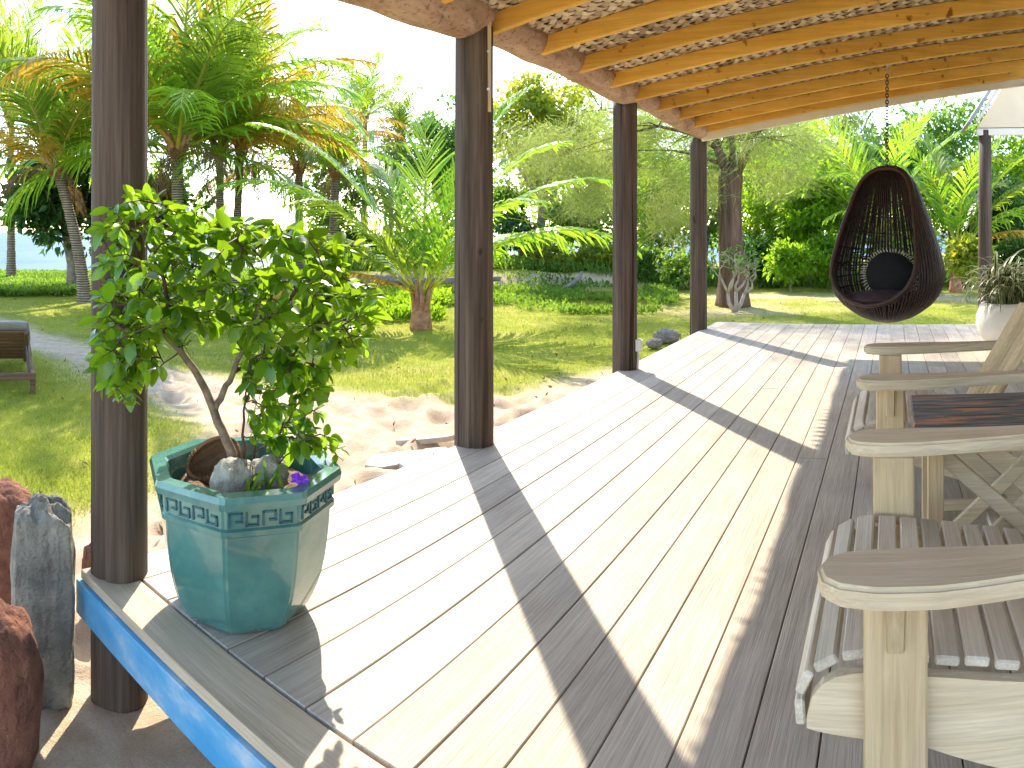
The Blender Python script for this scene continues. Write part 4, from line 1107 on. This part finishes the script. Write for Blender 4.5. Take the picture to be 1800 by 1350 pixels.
for nm, mt in (('g', 'palm'), ('y', 'palm_y'), ('b', 'palm_b')):
    FR[nm] = [frond_mesh(3.6, e, d_, 50+i, M[mt], hang=h*1.35, sparse=.10, nl=44 if nm == 'b' else 66, wl=.062 if nm == 'b' else .052) for i, (e, d_, h) in enumerate(((1.35, .8, .35), (1.15, 1.05, .5), (.95, 1.3, .65), (.7, 1.4, .8), (.45, 1.45, .9), (.15, 1.3, 1.0), (-.2, 1.0, 1.1), (1.25, .6, .2)))]
FR['d'] = [frond_mesh(3.3, e, d_, 80+i, M['palm_d'], hang=1.25, sparse=.25) for i, (e, d_) in enumerate(((-.2, 1.2), (-.6, .8), (-.9, .6)))]
def palm(label, px, rho, cx, cy, L, n, seed, yellow=.15, dry=3, trunk_r=.13, group='coconut palms in the garden', bright=0.0, emin=-.35, fan=None, base=None, name='coconut_palm', bot=1.25):
    r = random.Random(seed); b0 = at(px, rho); b0.z = float(gheight(np.array([b0.x]), np.array([b0.y]))[0]); top = at(cx, rho, hz(cy, rho))
    t = empty(name, b0); tag(t, label, 'palm tree', group); tp = top-b0; mb = MB(); P = []; R_ = []
    m_ = 26
    for i in range(m_+1):
        u = i/m_; q = Vector((tp.x*u**1.6, tp.y*u**1.6, -.2+(tp.z+.2)*u)); P.append(q)
        rr = trunk_r*(1.35-.35*min(1, u*4))*(1-.28*u)*(1.05 if i % 2 else .97); R_.append(rr)
    mb.tube(P, R_, 14); mb.build('trunk', M['ptrunk'], t, True)
    mb = MB()
    for k in range(9):        # leaf bases wrapping the top of the trunk
        a = k*2.4; u = Vector((math.cos(a), math.sin(a), 0)); mb.tube([tp+u*trunk_r*.5+Vector((0, 0, -.25)), tp+u*trunk_r*1.1+Vector((0, 0, .05)), tp+u*trunk_r*2.2+Vector((0, 0, .45))], [trunk_r*.45, trunk_r*.38, trunk_r*.14], 6)
    mb.build('leaf_bases', M['sheath'], t, True)
    ga = r.uniform(0, 6)
    for k in range(n+dry):
        dead = k >= n; u = (k+.5)/n if not dead else 0
        if dead: me = r.choice(FR['d']); pit = 0
        else:
            idx = min(5, int(u*5.3+r.uniform(-.4, .4))) if u > .05 else 7; idx = max(0, idx)
            fam = 'y' if (r.random() < yellow*(1.8*u)) else ('b' if r.random() < bright else 'g'); me = FR[fam][idx]; pit = r.uniform(-.12, .12)
        ga += 2.39996+r.uniform(-.25, .25)
        o = bpy.data.objects.new('frond', me); C.objects.link(o); o.parent = t; o.location = tp+Vector((0, 0, .1-.25*u))
        o.rotation_euler = (r.uniform(-.25, .25), pit, ga); s_ = L/3.6*r.uniform(.85, 1.1)*(.45 if dead else 1); o.scale = (s_, s_, s_)
    return t
palm('leaning coconut palm at the far left with yellowing lower fronds', 150, 17.0, 98, 292, 4.3, 25, 1, .35, 3, .16, bright=.6)
palm('stout coconut palm right behind the corner post, ringed trunk above the shrub', 312, 16.0, 312, 258, 5.0, 28, 2, .15, 4, .17, bright=.6)
palm('left one of the two slim palms standing side by side', 388, 18.5, 386, 268, 4.4, 22, 3, .40, 3, .13, bright=.6)
palm('right one of the two slim palms standing side by side', 413, 19.5, 424, 262, 4.6, 22, 4, .45, 3, .13, bright=.6)
palm('shaded palm between the slim pair and the short bright palm', 525, 23.0, 526, 292, 4.0, 18, 5, .25, 3, .16, bright=.6)
palm('shaded palm half hidden just left of the short bright palm', 586, 24.0, 590, 300, 3.8, 18, 6, .2, 3, .18, bright=.6)
palm('tall distant palm crown against the sky left of the second post', 640, 33.0, 642, 205, 3.4, 18, 7, .1, 1, .15, bright=.6, group='distant palms')
palm('smaller dark distant palm crown against the sky near the second post', 700, 30.0, 702, 248, 2.7, 14, 8, .05, 1, .15, group='distant palms')
palm('distant palm showing above the bushes between second and third posts', 1045, 34.0, 1044, 235, 2.6, 14, 9, .05, 1, .15, bright=.6, group='distant palms')
palm('distant bright palm just right of the third post', 1140, 32.0, 1142, 245, 2.5, 14, 10, .05, 1, .15, bright=.7, group='distant palms')
palm('palm far left behind the leaning palm, crown cut by the left edge', 20, 24.0, 18, 205, 4.6, 22, 11, .25, 2, .15, bright=.6)
# young palm on the lawn
def young_palm(label, px, rho, L, spec, seed, crown_z=.55, group='young palms', grow=1.0):
    r = random.Random(seed); b0 = at(px, rho); b0.z = float(gheight(np.array([b0.x]), np.array([b0.y]))[0])
    t = empty('young_palm', b0, math.atan2(b0.y, b0.x)-PI/2); tag(t, label, 'palm tree', group)
    mb = MB(); mb.tube([(0, 0, -.1), (0, 0, .05), (0, 0, .3), (0, 0, .48)], [.20, .205, .17, .12], 14); mb.build('stump', M['sheath'], t, True)
    for k in range(9):
        a = k*2.4; u = Vector((math.cos(a), math.sin(a), 0)); mb = MB(); l2 = r.uniform(.5, .95)
        mb.tube([u*.10+Vector((0, 0, .25)), u*.13+Vector((0, 0, .5)), u*(.17+.1*r.random())+Vector((0, 0, .45+l2*.55))], [.055, .045, .018], 7); mb.build('sheath', M['sheath'] if k % 3 else M['stalk'], t, True)
    for (da, el, ln, fam) in spec:      # da: bearing in degrees, 0 = right in the picture, 90 = away
        idx = min(range(8), key=lambda i: abs((1.35, 1.15, .95, .7, .4, .1, -.2, 1.45)[i]-el)); me = FR[fam][idx]
        o = bpy.data.objects.new('frond', me); C.objects.link(o); o.parent = t; o.location = (0.06*math.cos(math.radians(da)), .06*math.sin(math.radians(da)), crown_z)
        o.rotation_euler = (r.uniform(-.2, .2), 0, math.radians(da)); s_ = ln/3.6*grow; o.scale = (s_, s_*.8, s_)
    return t
M['stalk'] = plain('yellow_green_stalk', (.34, .33, .05), .5, .2, 6, bstr=.2, col2=(.48, .40, .07))
young_palm('short bright green young palm on the lawn left of the second post', 740, 12.5, 3.3,
  [(175, 1.15, 3.5, 'b'), (160, 1.35, 3.3, 'b'), (20, 1.35, 3.4, 'b'), (5, 1.15, 3.2, 'b'), (185, .95, 3.3, 'b'), (-10, .95, 3.3, 'b'), (195, .7, 3.0, 'g'), (-15, .7, 3.1, 'b'), (230, .95, 2.6, 'g'), (-50, .95, 2.6, 'b'), (120, 1.15, 3.0, 'g'), (60, 1.15, 3.0, 'b'), (90, .95, 2.8, 'g'), (150, .7, 2.8, 'g'), (30, .7, 2.9, 'b'), (100, 1.45, 3.3, 'b'), (205, .4, 2.4, 'y')], 3, .62, grow=1.28)
young_palm('young palm with broad pale fronds right behind the egg chair', 1680, 20.0, 5.0,
  [(175, 1.15, 4.6, 'b'), (150, 1.35, 4.6, 'g'), (20, 1.35, 4.6, 'b'), (0, 1.15, 4.4, 'b'), (190, .95, 4.4, 'b'), (-12, .95, 4.2, 'g'), (200, .7, 3.9, 'b'), (-25, .7, 4.0, 'b'), (90, 1.15, 4.5, 'g'), (120, .95, 4.2, 'b'), (60, .95, 4.2, 'g'), (230, 1.15, 4.0, 'b'), (300, 1.15, 3.8, 'b'), (165, .4, 3.6, 'g'), (10, .4, 3.4, 'y')], 5, 1.25)
young_palm('young palm left behind the egg chair, fronds arching over its top', 1545, 21.0, 5.0,
  [(175, 1.15, 5.2, 'g'), (150, 1.35, 5.4, 'b'), (20, 1.35, 5.4, 'b'), (0, 1.15, 5.0, 'b'), (190, .95, 4.8, 'b'), (-12, .95, 4.8, 'g'), (90, 1.45, 5.2, 'g'), (240, 1.15, 4.6, 'b'), (300, 1.15, 4.6, 'b'), (60, .95, 4.2, 'g'), (120, .95, 4.2, 'g')], 6, 1.6)

# ---------------------------------------------------------------- broadleaf trees and thicket
tree('sea_almond_tree', 'dark spreading broadleaf tree behind the leaning palm, sea below it', 112, 20.5, 262, 425, 110, 'dark', 101, .26, 75, 70, .15, csize=.55, tx=126, fork=.62)
tree('sea_almond_tree', 'dark broadleaf tree filling the gap between corner post and stout palm', 290, 22.0, 285, 430, 62, 'dark', 102, .24, 50, 70, .12, csize=.5)
tree('broadleaf_tree', 'shaded broadleaf tree behind the shaded palms', 585, 27.0, 250, 420, 60, 'mid', 103, .22, 40, 60, .14, csize=.6)
tree('broadleaf_tree', 'round topped tree on the skyline just left of the second post', 765, 30.0, 190, 330, 62, 'mid', 104, .22, 55, 70, .15, csize=.7)
tree('broadleaf_tree', 'broadleaf tree rising behind the short bright palm', 690, 29.0, 245, 380, 60, 'olive', 105, .2, 45, 60, .15, csize=.6)
tree('broadleaf_tree', 'tall yellow green tree between the second and third posts', 945, 25.0, 128, 330, 92, 'yellow', 106, .22, 95, 80, .18, csize=.62)
tree('broadleaf_tree', 'small dark tree with pale trunk standing on the sand bank by the second post', 915, 23.5, 372, 445, 46, 'dark', 107, .18, 32, 55, .13, csize=.3, fork=.7)
tree('broadleaf_tree', 'small leafy tree with leaning trunk near the third post', 1020, 24.0, 335, 425, 62, 'mid', 108, .2, 45, 55, .12, csize=.4, fork=.6)
tree('broadleaf_tree', 'thin trunked tree beside the second post, crown behind the bright frond', 885, 25.0, 320, 400, 40, 'mid', 109, .2, 30, 55, .11, csize=.4, fork=.7)
tree('broadleaf_tree', 'bright lime thicket tree right of the third post', 1165, 25.0, 255, 455, 62, 'lime', 110, .2, 60, 70, .12, csize=.55)
tree('broadleaf_tree', 'bright lime thicket tree behind the bare shrub', 1385, 24.0, 235, 465, 85, 'lime', 111, .2, 90, 75, .13, csize=.6)
tree('papaya_tree', 'lime green tree with thin straight trunk left of the egg chair', 1425, 22.0, 300, 425, 60, 'lime', 112, .24, 45, 60, .07, csize=.45, fork=.75)
tree('broadleaf_tree', 'tall olive tree above the thicket left of the egg chair', 1330, 30.0, 160, 330, 110, 'olive', 113, .2, 80, 70, .16, csize=.8)
tree('broadleaf_tree', 'green thicket tree directly behind the egg chair', 1560, 25.0, 215, 470, 90, 'mid', 114, .22, 90, 70, .13, csize=.6)
tree('broadleaf_tree', 'dark dense tree behind the pavilion post', 1745, 24.0, 290, 470, 70, 'dark', 115, .22, 70, 70, .13, csize=.6)
tree('broadleaf_tree', 'sunlit green tree at the far right edge behind the pavilion', 1815, 27.0, 190, 430, 75, 'lime', 116, .2, 70, 70, .13, csize=.6)
tree('broadleaf_tree', 'green tree between the egg chair and the pavilion', 1665, 28.0, 150, 440, 75, 'mid', 117, .22, 80, 70, .14, csize=.7)
tree('broadleaf_tree', 'mid green tree behind the farthest post', 1240, 28.0, 225, 440, 70, 'mid', 118, .2, 70, 70, .14, csize=.6)
tree('broadleaf_tree', 'tall yellow green tree behind the third post', 1085, 29.0, 205, 400, 70, 'yellow', 119, .2, 65, 70, .15, csize=.6)
tree('broadleaf_tree', 'dark green tree far behind the egg chair top', 1480, 33.0, 175, 430, 90, 'olive', 120, .22, 80, 70, .16, csize=.8)
for px, rho, top, bot, hw, mt, lab in ((985, 34, 210, 430, 85, 'lime', 'far lime tree behind the yellow green tree'), (1130, 36, 215, 440, 80, 'yellow', 'far yellow tree just right of the third post'), (1295, 35, 210, 440, 80, 'lime', 'far lime tree behind the forked trunk'), (1425, 37, 195, 440, 85, 'lime', 'far lime tree over the thin straight trunk'), (1600, 37, 200, 440, 85, 'lime', 'far lime tree right behind the egg chair'), (1740, 37, 215, 440, 80, 'mid', 'far green tree behind the pavilion corner'), (820, 36, 225, 400, 55, 'mid', 'far green tree hidden mostly by the second post')):
    tree('background_tree', lab, px, rho, top, bot, hw, mt, 300+px, .26, 85, 60, .15, csize=.8, group='trees at the back of the garden')
# low bushes at the foot of the thicket
BUSH = [(1120, 22.5, 432, 480, 40, 'mid', 'low bush between third and farthest posts'), (1200, 21, 445, 492, 45, 'cover', 'low bush behind the farthest post'), (1335, 22, 420, 478, 38, 'dark', 'dark blue green bush right of the bare shrub'),
        (1390, 20.5, 430, 480, 40, 'lime', 'bright bush at the foot of the thin straight trunk'), (1465, 21, 420, 480, 42, 'lime', 'bright bush left of the egg chair'), (1600, 22, 430, 485, 60, 'mid', 'green bush behind the egg chair base'),
        (1700, 17.5, 420, 480, 26, 'yellow', 'yellow green leafy clump left of the pavilion post'), (1790, 21, 420, 470, 40, 'dark', 'dark bush right of the pavilion post'), (960, 22.6, 425, 470, 40, 'yellow', 'yellowish scrub on top of the sand bank'), (1060, 22.6, 425, 470, 45, 'yellow', 'yellowish scrub on the bank just left of the third post'), (640, 25, 405, 455, 50, 'dark', 'dark scrub behind the short bright palm'), (840, 24, 415, 465, 40, 'mid', 'green scrub hidden behind the second post')]
for i, (px, rho, top, bot, hw, mt, lab) in enumerate(BUSH):
    tree('bush', lab, px, rho, top, bot+6, hw, mt, 200+i, .16, 40, 55, .03, csize=.35, cat='bush', group='low bushes', fork=.4)
# ---------------------------------------------------------------- casuarina
def casuarina():
    rg = np.random.default_rng(77); b0 = at(1287, 16.3); b0.z = GZ
    t = empty('casuarina_tree', b0, math.atan2(b0.y, b0.x)-PI/2); tag(t, 'thick forked casuarina trunk right of the farthest post with wispy grey foliage', 'tree')
    k = 16.3/FOC; L = lambda px, py, dy=0.0: Vector(((px-1287)*k, dy, hz(py, 16.3)-GZ))
    m, nt, b = newmat('furrowed_bark'); v = coords(nt, (11, 11, .9)); n = noise(nt, v, 1, 6, .7, .5)
    nt.links.new(ramp(nt, n, [(.3, (.05, .026, .017)), (.55, (.15, .085, .055)), (.75, (.25, .16, .11))]), b.inputs['Base Color']); b.inputs['Roughness'].default_value = .9; bump(nt, b, n, 1.0, .06)
    mb = MB(); ring = 22; pts = [L(1288, 545), L(1288, 525), L(1287, 480), L(1284, 420), L(1283, 350), L(1284, 312), L(1284, 296)]; rad = [.40, .36, .30, .27, .265, .28, .25]
    mb.tube(pts, rad, ring)
    for v_ in range(len(mb.v)):
        x, yv, z = mb.v[v_]; a = math.atan2(yv, x); q = 1+.10*math.sin(a*5)*max(0, 1-z/1.2)+.04*math.sin(a*9+z*2); mb.v[v_] = (x*q, yv*q, z)
    mb.build('trunk', m, t, True)
    limbs = [([(1278, 305), (1264, 268), (1254, 235), (1245, 190), (1240, 120)], .13), ([(1292, 305), (1308, 278), (1318, 245), (1330, 205), (1350, 140)], .15), ([(1285, 300), (1288, 260), (1283, 200), (1286, 120)], .10),
             ([(1312, 270), (1345, 245), (1400, 235)], .05), ([(1270, 290), (1235, 275), (1180, 262), (1120, 268)], .05), ([(1262, 262), (1215, 235), (1160, 225), (1080, 240), (1000, 262)], .055), ([(1256, 240), (1200, 200), (1130, 180), (1050, 185)], .05), ([(1320, 245), (1370, 200), (1430, 190)], .05)]
    br = []
    for P, r0 in limbs:
        Q = [L(x, yv, rg.normal()*.25*(i > 0)) for i, (x, yv) in enumerate(P)]
        mb = MB(); mb.tube(Q, [r0*(1-.75*i/(len(Q)-1)) for i in range(len(Q))], 8); mb.build('limb', m, t, True); br += Q[1:]
    mb = MB()
    for _ in range(46):
        a = br[rg.integers(len(br))]; d = Vector((rg.normal(), rg.normal(), rg.normal()*.4)).normalized(); e = a+d*rg.uniform(.4, 1.2); mb.tube([a, a.lerp(e, .5)+Vector((0, 0, .06)), e], [.02, .012, .005], 5)
    mb.build('branchlets', m, t, True)
    # wispy needles hanging in plumes
    cl = []
    spots = [(1090, 240, 70, 40), (1180, 250, 60, 40), (1000, 260, 60, 40), (950, 300, 55, 45), (1050, 310, 60, 40), (1150, 320, 60, 50), (1100, 200, 80, 30), (1350, 200, 70, 40), (1400, 250, 60, 40), (1330, 270, 40, 40), (1200, 190, 80, 30), (1250, 330, 30, 40), (1390, 310, 50, 35), (1020, 350, 40, 25), (1185, 370, 30, 40), (925, 250, 40, 30), (1060, 0, 70, 40), (1120, -40, 60, 40), (1150, 20, 50, 40), (1000, -20, 60, 40), (1090, -90, 60, 40), (1190, -60, 50, 40)]  # last spots: unseen high foliage, added to dapple the far deck with shade
    V = []; var = []
    for px, py, wx, wy in spots:
        for _ in range(26):
            c = L(px+rg.normal()*wx*.55, py+rg.normal()*wy*.55, rg.normal()*.8); n_ = 58; out = Vector((rg.normal(), rg.normal(), rg.normal()*.3-.25)).normalized(); vv = rg.random()
            s0 = np.array(c)+rg.normal(size=(n_, 3))*np.array([.22, .22, .12]); dr = np.array(out)+rg.normal(size=(n_, 3))*.28; dr[:, 2] -= .25; dr /= np.linalg.norm(dr, axis=1, keepdims=True)
            ln = rg.uniform(.22, .5, n_)[:, None]; sd_ = rand_unit(n_, rg)*.006
            V.append(np.stack([s0-sd_, s0+sd_, s0+dr*ln+np.array([0, 0, -.05])], 1).reshape(-1, 3)); var.append(np.full(n_*3, vv*.6)+np.repeat(rg.random(n_), 3)*.35)
    V = np.concatenate(V); o = link('crown', np_mesh('crown', V, np.arange(len(V)).reshape(-1, 3), LM['olive'], False, np.concatenate(var)), t)
casuarina()
# ---------------------------------------------------------------- bare pale shrub before the casuarina
def bare_shrub():
    rg = random.Random(12); b0 = at(1292, 15.2, GZ); t = empty('bare_shrub', b0, math.atan2(b0.y, b0.x)-PI/2); tag(t, 'pale bare branched shrub in front of the thick trunk', 'shrub')
    mt = plain('pale_bark', (.38, .31, .24), .8, .2, 10, bstr=.3); k = 15.2/FOC; mb = MB(); tips = []
    def grow(p, d, r, L, depth):
        q = p+d*L; m_ = p.lerp(q, .5)+Vector((rg.gauss(0, .04), rg.gauss(0, .04), 0)); mb.tube([p, m_, q], [r, r*.85, r*.7], 7)
        if depth == 0: tips.append(q); return
        for _ in range(rg.choice((2, 2, 3))):
            nd = (d+Vector((rg.gauss(0, .65), rg.gauss(0, .5), rg.gauss(.12, .35)))).normalized(); grow(q, nd, r*.66, L*rg.uniform(.6, .9), depth-1)
    for a in (-.35, .05, .5): grow(Vector((0, 0, -.03)), Vector((a, 0, 1)).normalized(), .05, .45, 4)
    mb.build('branches', mt, t, True); V = []
    g2 = np.random.default_rng(3); P = np.array([tuple(q) for q in tips]); P = P[g2.choice(len(P), min(len(P), 60))]; P = np.repeat(P, 3, 0)+g2.normal(size=(180, 3))*.05
    dr = rand_unit(len(P), g2); V, F = leaf_quads(P, dr, .13, .06, g2); link('leaves', np_mesh('leaves', V, F, LM['mid'], False, np.repeat(g2.random(len(P)), 4)), t)
bare_shrub()
# ---------------------------------------------------------------- driftwood on the bank
M['drift'] = plain('grey_driftwood', (.16, .13, .11), .9, .3, 12, bstr=.6, col2=(.30, .26, .22))
def dw(label, pts, r0, rho):
    b0 = at(pts[0][0], rho, hz(pts[0][1], rho)); mb = MB(); P = [at(x, rho+d, hz(yv, rho+d))-b0 for x, yv, d in pts]
    mb.tube(P, [r0*(1-.6*i/(len(P)-1)) for i in range(len(P))], 9); o = mb.build('driftwood_branch', M['drift'], None, True, b0); tag(o, label, 'driftwood', 'driftwood on the sand bank')
dw('dark curved driftwood branch lying before the sand bank', [(962, 512, 0), (985, 512, 0), (1005, 500, .1), (1020, 486, .2), (1023, 478, .3)], .10, 20.0)
dw('long weathered driftwood log lying on the sand bank behind the short palm', [(610, 494, 0), (680, 492, .1), (740, 494, .0), (800, 493, .1), (880, 490, 0)], .17, 19.6)
# ---------------------------------------------------------------- ground cover and grass
def scatter(name, n, fn, mat, L, ratio, seed, up=.8, lift=0.0):
    rg = np.random.default_rng(seed); xy = fn(rg, n); z = gheight(xy[:, 0], xy[:, 1]); pos = np.column_stack([xy, z+lift*rg.random(len(xy))])
    d = rand_unit(len(pos), rg)*.8; d[:, 2] = np.abs(d[:, 2])+up; d /= np.linalg.norm(d, axis=1, keepdims=True); s_ = L*rg.uniform(.5, 1.35, len(pos)); V, F = leaf_quads(pos, d, s_, s_*ratio, rg, .1)
    patch = fbm(xy[:, 0]*.9, xy[:, 1]*.9, 4); var = np.clip((patch-.25)*1.3+rg.normal(size=len(xy))*.16, 0, 1)
    o = link(name, np_mesh(name, V, F, LM[mat], False, np.repeat(var, 4))); return o
def pol(rg, n, a0, a1, r0, r1, pw=1.0):
    a = rg.uniform(a0, a1, n); r = r0*(r1/r0)**rg.random(n); return np.column_stack([r*np.cos(a), r*np.sin(a)])
def lawn(rg, n):
    xy = pol(rg, n, -.22, 1.27, 3.6, 24); s_ = sand_amount(xy[:, 0], xy[:, 1]); keep = (rg.random(n) > s_*1.25)
    dk = (xy[:, 1] < 2.5) & (xy[:, 0] < 9.7); keep &= ~dk; return xy[keep]
o = scatter('grass', 330000, lawn, 'grass', .036, .16, 1, .9); tag(o, 'short yellowish green lawn grass around the deck', 'grass', kind='stuff')
def cover1(rg, n):
    xy = pol(rg, n, 1.08, 1.30, 18.5, 28); return xy
o = scatter('ground_cover', 26000, cover1, 'cover', .11, .6, 2, .7, .16); tag(o, 'bright green ground cover along the beach at the left', 'ground cover', kind='stuff')
def cover2(rg, n):
    xy = pol(rg, n, .30, .92, 14.8, 21.2); w = fbm(xy[:, 0]*.8, xy[:, 1]*.8, 21); return xy[w+.06*rg.normal(size=n) > .49]
o = scatter('ground_cover', 34000, cover2, 'cover', .10, .65, 3, .6, .12); tag(o, 'low creeping plants between the lawn and the sand bank', 'ground cover', kind='stuff')
def cover3(rg, n):
    xy = pol(rg, n, -.22, .98, 21.5, 27); return xy
o = scatter('ground_cover', 42000, cover3, 'cover', .16, .4, 4, 1.2, .25); tag(o, 'taller grass and weeds on top of the sand bank', 'ground cover', kind='stuff')
def cover4(rg, n):
    xy = pol(rg, n, .62, .86, 13.5, 19); w = fbm(xy[:, 0]*.8, xy[:, 1]*.8, 33); return xy[w > .47]
o = scatter('ground_cover', 12000, cover4, 'lime', .11, .65, 5, .6, .2); tag(o, 'leafy creepers behind the short bright palm', 'ground cover', kind='stuff')

LM['litter'] = leafmat('fallen_leaf', (.10, .05, .025), (.30, .19, .09), (.25, .14, .05), .2, .7)
def litter(rg, n):
    xy = pol(rg, n, -.2, 1.27, 3.5, 20); return xy[~((xy[:, 1] < 2.5) & (xy[:, 0] < 9.7))]
o = scatter('leaf_litter', 420, litter, 'litter', .055, .5, 8, .08, .01); tag(o, 'scattered brown fallen leaves on the lawn and sand', 'leaf litter', kind='stuff')

# ---------------------------------------------------------------- pieces that belong to a part hang under that part
bpy.context.view_layer.update()
def under(child, part):
    mw = child.matrix_world.copy(); child.parent = part; child.matrix_parent_inverse = Matrix.Identity(4); child.matrix_local = part.matrix_world.inverted() @ mw
def kids(t, nm): return [c for c in t.children if c.name.split('.')[0] == nm]
for t in [o for o in C.objects if o.parent is None]:
    for cn, pn in (('bracket', 'front_leg'), ('key_relief', 'vessel'), ('cover_flap', 'box'), ('conduit', 'box'), ('hook', 'chain'), ('inner_rim', 'rim'), ('bolt', 'batten'), ('fringe', 'pillow'), ('barge_board', 'gable'), ('prop', 'back_frame'), ('branchlets', 'trunk'), ('shadow_fringe', 'thatch')):
        ps = kids(t, pn)
        if not ps: continue
        for c in kids(t, cn):
            under(c, min(ps, key=lambda p: (p.matrix_world.translation-c.matrix_world.translation).length))
